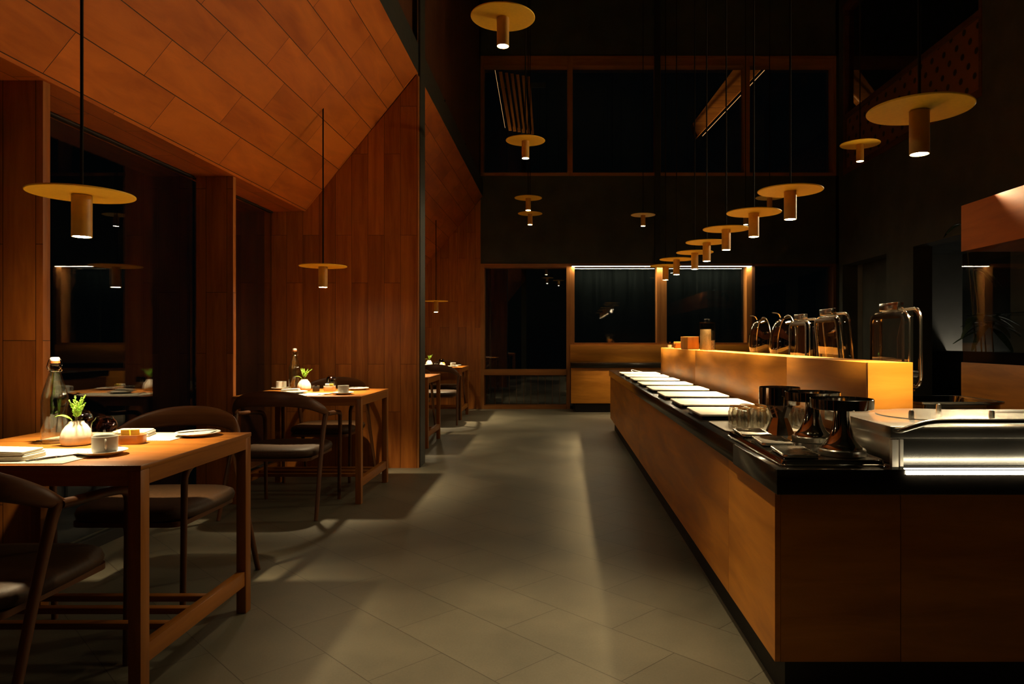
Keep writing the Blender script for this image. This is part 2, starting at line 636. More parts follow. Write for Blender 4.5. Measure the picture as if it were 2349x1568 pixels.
def back_window(i, x0, x1, z0, z1, posts=0.07, glass='window_glass', sill=0.06, mat='frame_wood', depth=0.22):
    f = MB(grain=2)
    f.box(x0, x0 + posts, 11.58, 11.58 + depth, z0, z1)
    f.box(x1 - posts, x1, 11.58, 11.58 + depth, z0, z1)
    f.grain = 2
    o = struct(f.build('window_%d' % i, mat))
    h = MB(grain=0)
    h.box(x0 + posts, x1 - posts, 11.58, 11.58 + depth, z1 - sill, z1)
    h.box(x0 + posts, x1 - posts, 11.57, 11.58 + depth, z0, z0 + sill)
    h.build('window_frame', mat, o)
    p = MB(); p.box(x0 + posts, x1 - posts, 11.74, 11.746, z0 + sill, z1 - sill)
    p.build('pane', glass, o)
    return o
# ground row
w = back_window(7, -1.285, 0.20, 0.0, 2.41, 0.06)
t = MB(grain=0); t.box(-1.225, 0.14, 11.56, 11.80, 0.565, 0.655); t.build('transom', 'frame_wood', w)
back_window(8, 0.20, 1.72, 1.06, 2.41, 0.075, 'dirty_glass', 0.04)
back_window(9, 1.72, 3.22, 1.06, 2.41, 0.085, 'dirty_glass', 0.04)
back_window(10, 3.22, 4.62, 0.06, 2.41, 0.05, 'window_glass', 0.04, 'dark_wood')
# upper row
for k, (a, b_) in enumerate(((-1.285, 0.20), (0.20, 1.66), (1.66, 3.14), (3.14, 4.62))):
    back_window(11 + k, a, b_, 3.87, 5.86, 0.045, 'window_glass', 0.05)
    w = bpy.data.objects['window_%d' % (11 + k)]
    t = MB(grain=0); t.box(a + 0.045, b_ - 0.045, 11.585, 11.78, 5.70, 5.81); t.build('head_rail', 'frame_wood', w)

# led strip over the two buffet windows
r = thing('led_strip', 'thin warm light strip under the head of the two windows behind the buffet', 'light strip', (1.7, 11.55, 2.36), 0, local=False)
led = MB(); led.box(0.235, 3.20, 11.528, 11.572, 2.3605, 2.364); led.build('diffuser', 'led', r)
led = MB(); led.box(0.225, 3.21, 11.525, 11.579, 2.3641, 2.385); led.build('housing', 'dark_metal', r)

# right wall
mb = MB()
for y0, y1, z0, z1 in ((Y0, 7.2, 0, ZTOP), (7.2, 11.6, 2.37, 3.83), (7.2, 7.68, 3.83, ZTOP), (7.68, 11.6, 6.6, ZTOP), (9.17, 9.92, 0, 2.37), (11.45, 11.6, 0, 2.37), (11.4, 11.6, 3.83, 6.6)):
    mb.box(XR, XR + 0.25, y0, y1, z0, z1)
struct(mb.build('wall_right', 'concrete'))
wr = MB(grain=1)
wr.box(XR - 0.01, XR + 0.14, 7.68, 7.73, 3.83, 6.6); wr.box(XR - 0.01, XR + 0.14, 7.73, 11.4, 3.83, 3.92); wr.box(XR - 0.01, XR + 0.1, 7.73, 11.4, 4.73, 4.80)
wr.box(XR - 0.01, XR + 0.14, 11.33, 11.4, 3.92, 6.6); wr.box(XR - 0.01, XR + 0.14, 7.73, 11.33, 6.5, 6.6)
win = struct(wr.build('window_15', 'dark_wood'))
pm, pnt, pb = nodes_of('perforated_wood')
tc = N(pnt, 'ShaderNodeTexCoord'); vo = N(pnt, 'ShaderNodeTexVoronoi'); mpp = N(pnt, 'ShaderNodeMapping')
mpp.inputs['Rotation'].default_value = (math.radians(38), 0, 0)
vo.inputs['Scale'].default_value = 5.2; vo.inputs['Randomness'].default_value = 0.0
mpp.inputs['Scale'].default_value = (0.0, 1, 1)
pnt.links.new(tc.outputs['Object'], mpp.inputs[0]); pnt.links.new(mpp.outputs[0], vo.inputs['Vector'])
rp = ramp(pnt, [(0.17, (0.01, 0.006, 0.004)), (0.22, (0.20, 0.075, 0.022))])
pnt.links.new(vo.outputs['Distance'], rp.inputs['Fac']); pnt.links.new(rp.outputs['Color'], pb.inputs['Base Color'])
pb.inputs['Roughness'].default_value = 0.6
M['perforated'] = pm
pp = MB(grain=1); pp.box(XR + 0.02, XR + 0.06, 7.73, 11.33, 3.92, 4.73); pp.build('perforated_panel', 'perforated', win)
pg = MB(); pg.box(XR + 0.06, XR + 0.068, 7.73, 11.33, 4.80, 6.5); pg.build('pane', 'window_glass', win)
# side room behind the right wall
mb = MB(); mb.box(6.64, 6.74, 7.1, 11.45, 0, 2.55); mb.box(4.92, 6.74, 7.0, 7.1, 0, 2.55); mb.box(5.0, 5.05, 9.95, 11.45, 0, 2.55)  # last box: divider added to keep lamp light out of the far opening
struct(mb.build('wall_side_room', 'concrete'))
mb = MB(); mb.box(4.92, 7.1, 11.45, 11.6, 0, 2.55)
struct(mb.build('wall_side_room_end', 'plaster'))
mb = MB(); mb.box(4.92, 7.2, 7.0, 11.6, 2.55, 2.62)
struct(mb.build('ceiling_side_room', 'concrete'))
# wall behind the camera
mb = MB(); mb.box(-2.75, 7.2, Y0 - 0.15, Y0, 0, ZTOP)
struct(mb.build('wall_front', 'concrete'))

# ------------------------------------------------------------------ pendant lamps
LENS_R = 0.0295
def pendant_parts(root):
    d = MB(); d.lathe([(0.035, -0.004), (0.173, -0.004), (0.175, -0.002), (0.175, 0.001), (0.173, 0.003), (0.006, 0.004)], seg=64)
    d.build('lamp_shade', 'gold', root)
    c = MB()
    c.lathe([(0.0335, -0.006), (0.0335, -0.160), (0.0305, -0.160), (0.0305, -0.150), (0.0, -0.150)], seg=32, cap1=False)
    c.build('lamp_tube', 'gold_tube', root)
    l = MB(); l.lathe([(0.0, -0.1515), (LENS_R, -0.1515), (LENS_R, -0.1575), (LENS_R * 0.8, -0.1605), (0.0, -0.162)], seg=24, cap0=False, cap1=False)
    l.build('lens', 'lens', root)

proto_lamp = None
def pendant(x, y, z, ztop, label, group, watt, angle=80, blend=0.8, tilt=(0, 0), ccol=None):
    global proto_lamp
    if proto_lamp is None:
        r = thing('pendant_lamp', label, 'pendant lamp', (x, y, z), 0, group)
        pendant_parts(r)
        proto_lamp = r
        keep = [o for o in bpy.data.objects if o.parent == r]
        pendant.meshes = [(o.name.split('.')[0], o.data) for o in keep]
        for o in keep:
            if o.name.startswith('lens'):
                o.data = o.data.copy()
                o.data.materials[0] = M['lens_table']
                pendant.table_lens = o.data
    else:
        r = thing('pendant_lamp', label, 'pendant lamp', (x, y, z), 0, group)
        for n, me in pendant.meshes:
            if n == 'lens' and group == G1:
                me = pendant.table_lens
            c = bpy.data.objects.new(n, me); COL.objects.link(c); c.parent = r
    rod = MB(); rod.cyl(0, 0, 0.003, ztop - z, 0.0055, 10)
    rod.cyl(0, 0, 0.003, 0.02, 0.012, 16)
    rod.build('rod', 'rod', r)
    ld = bpy.data.lights.new('beam', 'SPOT')
    ld.energy = watt * POWER
    ld.color = ccol or WARM
    ld.spot_size = math.radians(angle)
    ld.spot_blend = blend
    ld.shadow_soft_size = 0.03
    lo = bpy.data.objects.new('beam', ld); COL.objects.link(lo); lo.parent = r
    lo.location = (0, 0, -0.185)
    lo.rotation_euler = (math.radians(tilt[0]), math.radians(tilt[1]), 0)
    return r

def ceil_z(x):
    return 2.287 + (x + 2.258) * (3.53 - 2.287) / (XE + 2.258)

G1, G2, G3 = 'pendants over the dining tables', 'low pendants in the row over the buffet', 'high pendants on long rods in the hall'
TX = -1.775
pendant(TX, 2.60, 1.685, ceil_z(TX) + 0.03, 'disc pendant lamp over the nearest dining table at the left', G1, 205, 84, 1.0)
pendant(TX, 5.27, 1.70, ceil_z(TX) + 0.03, 'disc pendant lamp over the second dining table, against the planked partition', G1, 215, 86, 1.0)
pendant(TX, 10.15, 1.71, ceil_z(TX) + 0.03, 'small disc pendant lamp over the farthest dining table, past the partition edge', G1, 240, 100, 1.0)
pendant(TX, 7.75, 1.71, ceil_z(TX) + 0.03, 'disc pendant lamp over the third dining table, hidden behind the planked partition', G1, 180, 88, 1.0)

row = [(1.290, 2.49, 1.963), (1.285, 3.86, 1.968), (1.28, 4.56, 1.975), (1.278, 5.30, 1.985), (1.247, 5.85, 1.962), (1.30, 6.63, 1.975), (1.23, 7.24, 1.98), (1.215, 7.88, 1.98)]
ords = ['largest and nearest lamp of the low buffet row', 'second lamp from the camera in the low buffet row', 'third lamp from the camera in the low buffet row',
        'fourth lamp from the camera in the low buffet row', 'fifth lamp from the camera in the low buffet row', 'sixth lamp from the camera in the low buffet row',
        'second to last lamp of the low buffet row', 'smallest and farthest lamp of the low buffet row']
for (x, y, z), t in zip(row, ords):
    pendant(x, y, z, ZTOP, 'gold disc pendant, ' + t, G2, 270 if y < 3 else 420, 81, 1.0)

high = [(-0.30, 3.80, 2.90, 'large high disc pendant with lit lens at the top of the picture', 70, (-20, 0)),
        (-0.29, 6.22, 2.92, 'high disc pendant hanging in front of the leftmost upper window', 60, (10, 0)),
        (-0.38, 8.90, 2.955, 'upper of the two small stacked disc pendants on the dark back wall', 60, (0, 0)),
        (-0.40, 10.0, 2.955, 'lower of the two small stacked disc pendants on the dark back wall', 55, (0, 0)),
        (1.22, 10.0, 2.935, 'lone small disc pendant in the middle of the dark back wall', 190, (17, 0)),
        (2.78, 6.42, 2.945, 'dim high disc pendant left of the nearest big buffet lamp', 90, (0, 0)),
        (2.70, 8.90, 2.96, 'dim disc pendant half hidden behind the second buffet lamp', 80, (0, 0)),
        (2.69, 10.0, 2.955, 'dim disc pendant whose tube shows beside the third buffet lamp', 80, (0, 0)),
        (2.76, 3.80, 2.90, 'high disc pendant cut by the right edge of the picture', 50, (0, 14)),
        (0.02, 2.35, 2.95, 'added unseen high disc pendant over the aisle above the picture', 200, (0, 0))]  # pendant added out of view to light the foreground floor and table legs
for x, y, z, t, w_, tl in high:
    pendant(x, y, z, ZTOP, t, G3, w_, 52, 0.9, tl)

# ------------------------------------------------------------------ dining tables
def make_table(label, x1, y0, width=0.90, depth=0.785, group='wooden dining tables in the window bays'):
    """x1: right edge, y0: near edge"""
    cx, cy = x1 - width / 2, y0 + depth / 2
    r = thing('dining_table', label, 'table', (cx, cy, 0), 0, group)
    a, b = width / 2, depth / 2
    mb = MB(grain=0); mb.box(-a, a, -b, b, 0.733, 0.75, 0.0025); mb.build('tabletop', 'table_wood', r)
    for g_, q in ((0, (-a + 0.042, a - 0.042, -b + 0.002, -b + 0.024)), (0, (-a + 0.042, a - 0.042, b - 0.024, b - 0.002)), (1, (a - 0.024, a - 0.002, -b + 0.05, b - 0.05)), (1, (-a + 0.002, -a + 0.024, -b + 0.05, b - 0.05))):
        ap = MB(grain=g_); ap.box(*q, 0.685, 0.733); ap.build('apron', 'table_wood', r)
    for sx in (-1, 1):
        for sy in (-1, 1):
            lg = MB(grain=2)
            x0, x2 = sorted((sx * a - sx * 0.002, sx * (a - 0.042)))
            y0_, y2 = sorted((sy * b - sy * 0.002, sy * (b - 0.05)))
            lg.box(x0, x2, y0_, y2, 0, 0.733, 0.002)
            lg.build('leg', 'table_wood', r)
        st = MB(grain=1)
        x0, x2 = sorted((sx * (a - 0.006), sx * (a - 0.04)))
        st.box(x0, x2, -b + 0.05, b - 0.05, 0.115, 0.175, 0.002)
        st.build('stretcher', 'table_wood', r)
    for y in (-0.165, -0.03, 0.09):
        rl = MB(grain=0); rl.box(-a + 0.04, a - 0.04, y - 0.016, y + 0.016, 0.15, 0.172, 0.002)
        rl.build('foot_rail', 'table_wood', r)
    return r
T1 = make_table('wooden dining table nearest the camera, in the left foreground', -1.30, 2.174)
T2 = make_table('wooden dining table in front of the planked partition', -1.367, 4.845)
T3 = make_table('wooden dining table just past the partition edge, mostly hidden', -1.365, 7.33)
T4 = make_table('wooden dining table at the far end of the second bay', -1.378, 9.97)
T0 = None

# ------------------------------------------------------------------ chairs
def make_chair(label, loc, rot, group):
    r = thing('dining_chair', label, 'chair', loc, rot, group)
    # back rail: broad curved band
    pts = spline([(-0.30, -0.035, 0.655), (-0.285, -0.10, 0.69), (-0.225, -0.18, 0.735), (-0.12, -0.228, 0.762), (0, -0.243, 0.768), (0.12, -0.228, 0.762), (0.225, -0.18, 0.735), (0.285, -0.10, 0.69), (0.30, -0.035, 0.655)], 6)
    rad = []
    for i in range(len(pts)):
        t = abs(i / (len(pts) - 1) * 2 - 1)
        rad.append((0.0095 + 0.006 * t, 0.050 - 0.033 * t ** 1.6))
    mb = MB(grain=0); mb.sweep(pts, rad, (0, 0.12, 1), 16); mb.build('backrest', 'chair_wood', r)
    for s in (-1, 1):
        p = spline([(s * 0.30, -0.045, 0.655), (s * 0.298, 0.04, 0.648), (s * 0.290, 0.18, 0.640), (s * 0.280, 0.29, 0.627)], 5)
        n = len(p)
        mb = MB(grain=1); mb.sweep(p, [(0.021 - 0.005 * i / n, 0.015) for i in range(n)], (0, 0, 1), 14); mb.build('armrest', 'chair_wood', r)
        p = spline([(s * 0.282, 0.275, 0.629), (s * 0.276, 0.315, 0.616), (s * 0.271, 0.338, 0.585), (s * 0.269, 0.342, 0.54), (s * 0.266, 0.342, 0.28), (s * 0.262, 0.342, 0.0)], 5)
        n = len(p)
        mb = MB(grain=2); mb.sweep(p, [0.0155 - 0.0035 * i / n for i in range(n)], (1, 0, 0), 14); mb.build('leg', 'chair_wood', r)
        p = spline([(s * 0.299, -0.05, 0.66), (s * 0.293, -0.075, 0.58), (s * 0.294, -0.135, 0.40), (s * 0.302, -0.21, 0.18), (s * 0.308, -0.27, 0.0)], 5)
        n = len(p)
        mb = MB(grain=2); mb.sweep(p, [(0.019 - 0.007 * i / n, 0.017 - 0.005 * i / n) for i in range(n)], (1, 0, 0), 14); mb.build('leg', 'chair_wood', r)
    mb = MB(grain=0); mb.rings([[(x, 0.055 + y, z) for x, y in rrect(0.47, 0.50, 0.05)] for z in (0.362, 0.382)]); mb.build('seat_frame', 'chair_wood', r)
    # seat cushion
    def outline(k, z, dome=0.0):
        o = []
        for i in range(40):
            a = 2 * PI * i / 40
            ca, sa = math.cos(a), math.sin(a)
            x = math.copysign(abs(ca) ** (2 / 4.0), ca)
            y = math.copysign(abs(sa) ** (2 / 4.0), sa)
            o.append((x * 0.268 * k * (1 - 0.03 * y), 0.055 + y * 0.275 * k, z - 0.032))
        return o
    mb = MB()
    mb.rings([outline(0.90, 0.414), outline(0.985, 0.424), outline(1.0, 0.442), outline(0.975, 0.461), outline(0.90, 0.472), outline(0.75, 0.476), outline(0.45, 0.474), outline(0.12, 0.472)])
    mb.build('seat', 'leather', r, smooth=60)
    return r
GC = 'wooden armchairs with leather seats at the tables'
CH1 = make_chair('dark armchair with lit leather seat in the left foreground, back turned to the camera', (-1.778, 2.108, 0), 0, GC)
dup(CH1, (-1.80, 3.20, 0), PI, 'brown armchair on the far side of the nearest table, beside the window fin')
dup(CH1, (-1.835, 4.67, 0), 0, 'whole dark armchair with its back to the camera, in front of the second table')
dup(CH1, (-1.93, 5.92, 0), PI, 'armchair between the second table and the planked partition')
dup(CH1, (-1.82, 8.36, 0), PI, 'armchair on the far side of the third table, past the partition edge')
dup(CH1, (-1.66, 9.60, 0), 0, 'armchair with its back to the camera at the farthest table')
dup(CH1, (-1.80, 11.02, 0), PI, 'armchair behind the farthest table, by the end wall')

# ------------------------------------------------------------------ tableware
def bottle(loc, label):
    r = thing('swing_top_bottle', label, 'bottle', loc, 0, 'swing-top water bottles on the tables')
    g = MB()
    g.lathe([(0.0, 0.004), (0.040, 0.0), (0.0445, 0.006), (0.0445, 0.160), (0.0425, 0.178), (0.036, 0.205), (0.0195, 0.262), (0.0160, 0.278), (0.0155, 0.292), (0.018, 0.295), (0.018, 0.302), (0.012, 0.304),
             (0.0125, 0.290), (0.0125, 0.276), (0.017, 0.258), (0.031, 0.213), (0.039, 0.183), (0.0410, 0.163), (0.0410, 0.012), (0.0, 0.010)], seg=40, cap0=False, cap1=False)
    g.build('glass_body', 'clear_glass', r)
    k = MB(); k.lathe([(0.0, 0.300), (0.011, 0.300), (0.0135, 0.309), (0.0155, 0.311), (0.016, 0.320), (0.013, 0.325), (0.0, 0.326)], seg=24, cap0=False, cap1=False); k.build('stopper', 'ceramic', r)
    o = MB(); o.lathe([(0.0125, 0.3035), (0.0165, 0.3035), (0.0165, 0.309), (0.0125, 0.309)], seg=24); o.build('gasket', 'orange_rubber', r)
    w = MB()
    for s in (-1, 1):
        w.sweep(spline([(0, 0, 0.3175), (s * 0.019, 0, 0.3175), (s * 0.026, 0.0, 0.306), (s * 0.0275, -0.004, 0.288), (s * 0.020, -0.008, 0.276)], 5), 0.0016, (0, 1, 0), 6)
        w.sweep(spline([(s * 0.0165, 0.004, 0.270), (s * 0.024, 0.004, 0.275), (s * 0.0225, -0.004, 0.288)], 4), 0.0012, (0, 1, 0), 6)
    w.sweep([(0.0175 * math.cos(a * PI / 10), 0.0175 * math.sin(a * PI / 10), 0.272) for a in range(20)], 0.0012, (0, 0, 1), 6, closed=True)
    w.build('wire_bail', 'steel', r)
    return r

class Rib:
    def __init__(s, n, f): s.n, s.f = n, f
    def __call__(s, z): return s.f(z)

def vase(loc, label, rot=0, big=1.0):
    r = thing('bud_vase', label, 'vase', loc, rot, 'pleated bud vases on the tables')
    g = MB()
    prof = [(0.0, 0.004), (0.040, 0.0), (0.048, 0.004), (0.052, 0.018), (0.051, 0.036), (0.045, 0.055), (0.034, 0.072), (0.025, 0.082), (0.0235, 0.088), (0.020, 0.088), (0.021, 0.080), (0.028, 0.068), (0.0, 0.05)]
    g.lathe(prof, seg=72, cap0=False, cap1=False, rib=Rib(12, lambda z: 0.055 * max(0, min(1, (z - 0.03) / 0.05))))
    g.build('vase_body', 'vase', r, smooth=50)
    return r

def sprig(loc, label, seed=1, h=0.09):
    r = thing('green_sprig', label, 'plant', loc, 0, 'fresh green sprigs in the bud vases')
    rnd = random.Random(seed)
    st, lf = MB(), MB()
    for k in range(15):
        a = rnd.uniform(0, 2 * PI)
        sp = rnd.uniform(0.15, 0.62)
        L = h * rnd.uniform(0.55, 1.1)
        tip = Vector((math.cos(a) * sp * L + 0.012, math.sin(a) * sp * L, L))
        p = spline([(0.004 * math.cos(a), 0.004 * math.sin(a), 0.001), (tip.x * 0.25, tip.y * 0.25, tip.z * 0.5), tuple(tip)], 7)
        st.sweep(p, 0.0008, (0, 1, 0), 5)
        n = len(p)
        for i in range(4, n):
            t = i / n
            d = (p[min(i + 1, n - 1)] - p[i - 1]).normalized()
            ref = Vector((rnd.uniform(-1, 1), rnd.uniform(-1, 1), rnd.uniform(-1, 1)))
            sd = d.cross(ref).normalized()
            for sgn in (-1, 1):
                q = p[i] + (sd * sgn * 0.8 + d * 0.75) * (0.016 * (1.15 - t))
                lf.sweep([p[i], (p[i] + q) / 2, q], [0.0009, 0.0019, 0.0008], (0, 0, 1), 5)
                w2 = (p[i] + q) / 2
                q2 = w2 + (sd * sgn * 0.2 + d) * (0.009 * (1.15 - t))
                lf.sweep([w2, (w2 + q2) / 2, q2], [0.0008, 0.0017, 0.0006], (0, 0, 1), 5)
    lf.build('foliage', 'leaf', r)
    st.build('stems', 'stem', r)
    b = MB()
    c, w = [], []
    for i in range(9):
        t = i / 8
        c.append((-0.012 - 0.050 * t, -0.006 - 0.018 * t, 0.003 + 0.060 * t - 0.045 * t * t)); w.append((0.002 + 0.016 * math.sin(PI * min(1, t * 0.95 + 0.03)), 0.0012))
    b.sweep(c, w, (0, 0, 1), 8)
    b.build('broad_leaf', 'leaf', r)
    return r

def jar(loc, label, s=1.0):
    g = MB()
    g.lathe([(0.038 * s, 0.0), (0.040 * s, 0.002), (0.0415 * s, 0.05 * s), (0.0415 * s, 0.078 * s), (0.038 * s, 0.094 * s), (0.030 * s, 0.102 * s), (0.027 * s, 0.110 * s), (0.022 * s, 0.112 * s), (0.0, 0.112 * s)], seg=36, cap0=False, cap1=False)
    r = thing('dark_tumbler', label, 'glass', loc, 0, 'upturned dark glass tumblers on the tables')
    g.build('glass_wall', 'clear_glass', r)
    t = MB()
    t.lathe([(0.0405 * s, 0.060 * s), (0.0405 * s, 0.077 * s), (0.037 * s, 0.0925 * s), (0.029 * s, 0.1005 * s), (0.0, 0.1015 * s)], seg=36, cap0=False, cap1=False)
    t.build('tinted_base', 'purple_glass', r)
    return r

def cup(loc, label, rot=0, mat='ceramic'):
    r = thing('coffee_cup', label, 'cup', loc, rot, 'coffee cups on the tables')
    g = MB()
    g.lathe([(0.0, 0.004), (0.026, 0.0), (0.033, 0.002), (0.0375, 0.008), (0.0388, 0.020), (0.0390, 0.058), (0.0375, 0.0595), (0.0362, 0.058), (0.0355, 0.022), (0.031, 0.011), (0.0, 0.008)], seg=36, cap0=False, cap1=False)
    g.build('cup_body', mat, r)
    h = MB(); h.sweep(spline([(0.0365, 0, 0.047), (0.052, 0, 0.050), (0.060, 0, 0.040), (0.055, 0, 0.026), (0.037, 0, 0.018)], 5), [(0.0045, 0.003)] * 21, (0, 1, 0), 10)
    h.build('handle', mat, r)
    return r

def dish(name, loc, label, rad, group, mat='ceramic', cat='plate'):
    g = MB()
    R = rad
    g.lathe([(0.0, 0.0025), (R * 0.55, 0.0), (R * 0.58, 0.0), (R * 0.72, 0.006), (R * 0.97, 0.0135), (R, 0.0155), (R * 0.985, 0.0170), (R * 0.70, 0.0095), (R * 0.55, 0.0055), (0.0, 0.005)], seg=48, cap0=False, cap1=False)
    return mesh_thing(g, name, mat, label, cat, loc, group)

def placemat(x0, x1, y0, y1, label, z=0.7502):
    g = MB(); g.box((x0 - x1) / 2, (x1 - x0) / 2, (y0 - y1) / 2, (y1 - y0) / 2, 0, 0.0022)
    return mesh_thing(g, 'placemat', 'placemat', label, 'placemat', ((x0 + x1) / 2, (y0 + y1) / 2, z), 'woven placemats on the tables')

def napkin(loc, label, w=0.14, d=0.10, rot=0, layers=3):
    g = MB()
    z = 0
    rnd = random.Random(int(abs(loc[0] * 1000)))
    for k in range(layers):
        t = 0.008
        o = rrect(w - 0.006 * k, d - 0.004 * k, 0.008, 3)
        dx, dy = rnd.uniform(-.003, .003), rnd.uniform(-.003, .003)
        ring = lambda s, zz: [(x * s + dx, y * s + dy, zz + 0.0035 * math.sin(x * 26 + k) * (0.3 if k == 0 else 1) * (0 if zz < 0.001 else 1)) for x, y in o]
        g.rings([ring(0.985, z + 0.0003), ring(1.0, z + t * 0.3), ring(1.0, z + t * 0.8), ring(0.98, z + t)])
        z += t
    return mesh_thing(g, 'napkin', 'linen', label, 'napkin', loc, 'folded linen napkins on the tables', rot)

def knife(loc, label, rot, kind='knife', length=0.20):
    g = MB()
    if kind == 'knife':
        g.sweep([(0, -length / 2, 0.003), (0, -0.02, 0.003), (0, 0, 0.003), (0, 0.01, 0.003), (0, length * 0.42, 0.003), (0, length / 2, 0.003)], [(0.004, 0.0025), (0.0045, 0.003), (0.003, 0.0025), (0.008, 0.0012), (0.009, 0.0010), (0.002, 0.0008)], (0, 0, 1), 10)
    elif kind == 'spoon':
        g.sweep([(0, -length / 2, 0.004), (0, 0.0, 0.004), (0, length * 0.22, 0.0055), (0, length * 0.3, 0.0045), (0, length * 0.42, 0.0040), (0, length / 2, 0.006)], [(0.0045, 0.0018), (0.0026, 0.002), (0.003, 0.002), (0.013, 0.0022), (0.016, 0.0022), (0.004, 0.001)], (0, 0, 1), 10)
    else:
        g.sweep([(0, -length / 2, 0.003), (0, 0.02, 0.003), (0, length * 0.25, 0.005), (0, length * 0.33, 0.0045)], [(0.0045, 0.0018), (0.0026, 0.002), (0.003, 0.002), (0.011, 0.0016)], (0, 0, 1), 10)
        for k in (-1.5, -0.5, 0.5, 1.5):
            g.sweep([(k * 0.006, length * 0.31, 0.0045), (k * 0.0055, length * 0.42, 0.003), (k * 0.005, length / 2, 0.005)], 0.0014, (0, 0, 1), 6)
    return mesh_thing(g, kind, 'steel', label, kind, loc, 'cutlery on the tables', rot)

def sugar_box(loc, label, rot=0, mat='caramel', w=0.10, d=0.065, h=0.038):
    g = MB()
    R = lambda s, z, k=1.0: [(x * k, y * k, z) for x, y in rrect(w * s, d * s, 0.018 * s)]
    g.rings([R(0.94, 0.0), R(1.0, 0.006), R(1.0, h), R(0.92, h), R(0.90, 0.008), R(0.5, 0.007)])
    return mesh_thing(g, 'sugar_dish', mat, label, 'dish', loc, 'sugar dishes on the tables', rot)

def packet(loc, label, rot, mat, lean=0.35):
    g = MB(); g.box(-0.015, 0.015, -0.004, 0.004, 0, 0.048, 0.0018)
    o = mesh_thing(g, 'sugar_packet', mat, label, 'sugar packet', loc, 'sugar packets in the dishes')
    o.rotation_euler = (lean, 0, rot)
    return o

def pot(loc, label):
    r = thing('salt_pot', label, 'pot', loc, 0.4, 'small dark pots on the tables')
    g = MB()
    g.rings([[(x, y, z) for x, y in rrect(0.05 * s, 0.05 * s, 0.014 * s)] for s, z in ((0.9, 0), (1, 0.005), (1, 0.036), (0.94, 0.041))])
    g.build('pot_body', 'black_plastic', r)
    g = MB(); g.rings([[(x, y, z) for x, y in rrect(0.046 * s, 0.046 * s, 0.014 * s)] for s, z in ((1, 0.041), (1, 0.046), (0.8, 0.049))])
    g.build('lid', 'steel', r)
    return r

ZT = 0.7503
# ---- nearest table
placemat(-2.17, -1.56, 2.195, 2.50, 'ribbed placemat along the near edge of the nearest table')
placemat(-2.02, -1.50, 2.70, 2.935, 'ribbed placemat on the far side of the nearest table')
bottle((-1.915, 2.655, ZT), 'clear swing-top water bottle on the nearest table, left of its vase')
vase((-1.795, 2.60, ZT), 'pale pleated bud vase beside the bottle on the nearest table', 0.3)
sprig((-1.795, 2.60, ZT + 0.089), 'feathery green sprig in the vase on the nearest table', 3, 0.085)
jar((-1.655, 2.545, ZT), 'dark topped tumbler behind the shade-darkened cup on the nearest table')
jar((-1.93, 2.83, ZT + 0.0022), 'dark topped tumbler behind bottle and vase on the nearest table', 0.9)
sugar_box((-1.608, 2.635, ZT), 'tan sugar dish right of the dark tumbler on the nearest table', 0.15, 'caramel', 0.088, 0.062, 0.034)
for k, (dx, mt, tx) in enumerate(((-0.032, 'yellow_paper', 'yellow sugar packet at the left in the dish on the nearest table'), (0.0, 'white_paper', 'white sugar packet in the middle of the dish on the nearest table'), (0.030, 'yellow_paper', 'yellow sugar packet at the right in the dish on the nearest table'))):
    packet((-1.608 + dx * 0.55, 2.635 + dx * 0.08 + (0.008 if dx == 0 else -0.006), ZT + 0.0085), tx, 0.15, mt, 0.22)
dish('saucer', (-1.548, 2.372, ZT), 'grey saucer under the cup at the corner of the nearest table', 0.075, 'saucers under the cups', 'ceramic', 'saucer')
cup((-1.541, 2.372, ZT + 0.0056), 'shade-darkened coffee cup with handle at the corner of the nearest table', -0.95, 'shaded_ceramic')
dish('bread_plate', (-1.470, 2.845, ZT), 'white bread plate with knife at the back corner of the nearest table', 0.086, 'white bread plates on the tables')
knife((-1.470, 2.845, ZT + 0.016), 'knife lying across the bread plate of the nearest table', -0.75, 'knife', 0.15)
napkin((-1.72, 2.83, ZT + 0.0022), 'folded napkin at the far side of the nearest table, by the armchair', 0.135, 0.115, 0.25)
napkin((-1.815, 2.285, ZT + 0.0022), 'folded napkin on the near placemat at the left edge of the picture', 0.20, 0.12, 0.08, 4)
knife((-1.655, 2.31, ZT + 0.0022), 'knife nearest the saucer on the near placemat of the nearest table', -0.50, 'knife', 0.19)
knife((-1.635, 2.30, ZT + 0.0022), 'spoon between knife and saucer on the nearest table', -0.45, 'spoon', 0.16)
knife((-1.955, 2.40, ZT + 0.0022), 'fork behind the near napkin of the nearest table', -0.1, 'fork', 0.19)

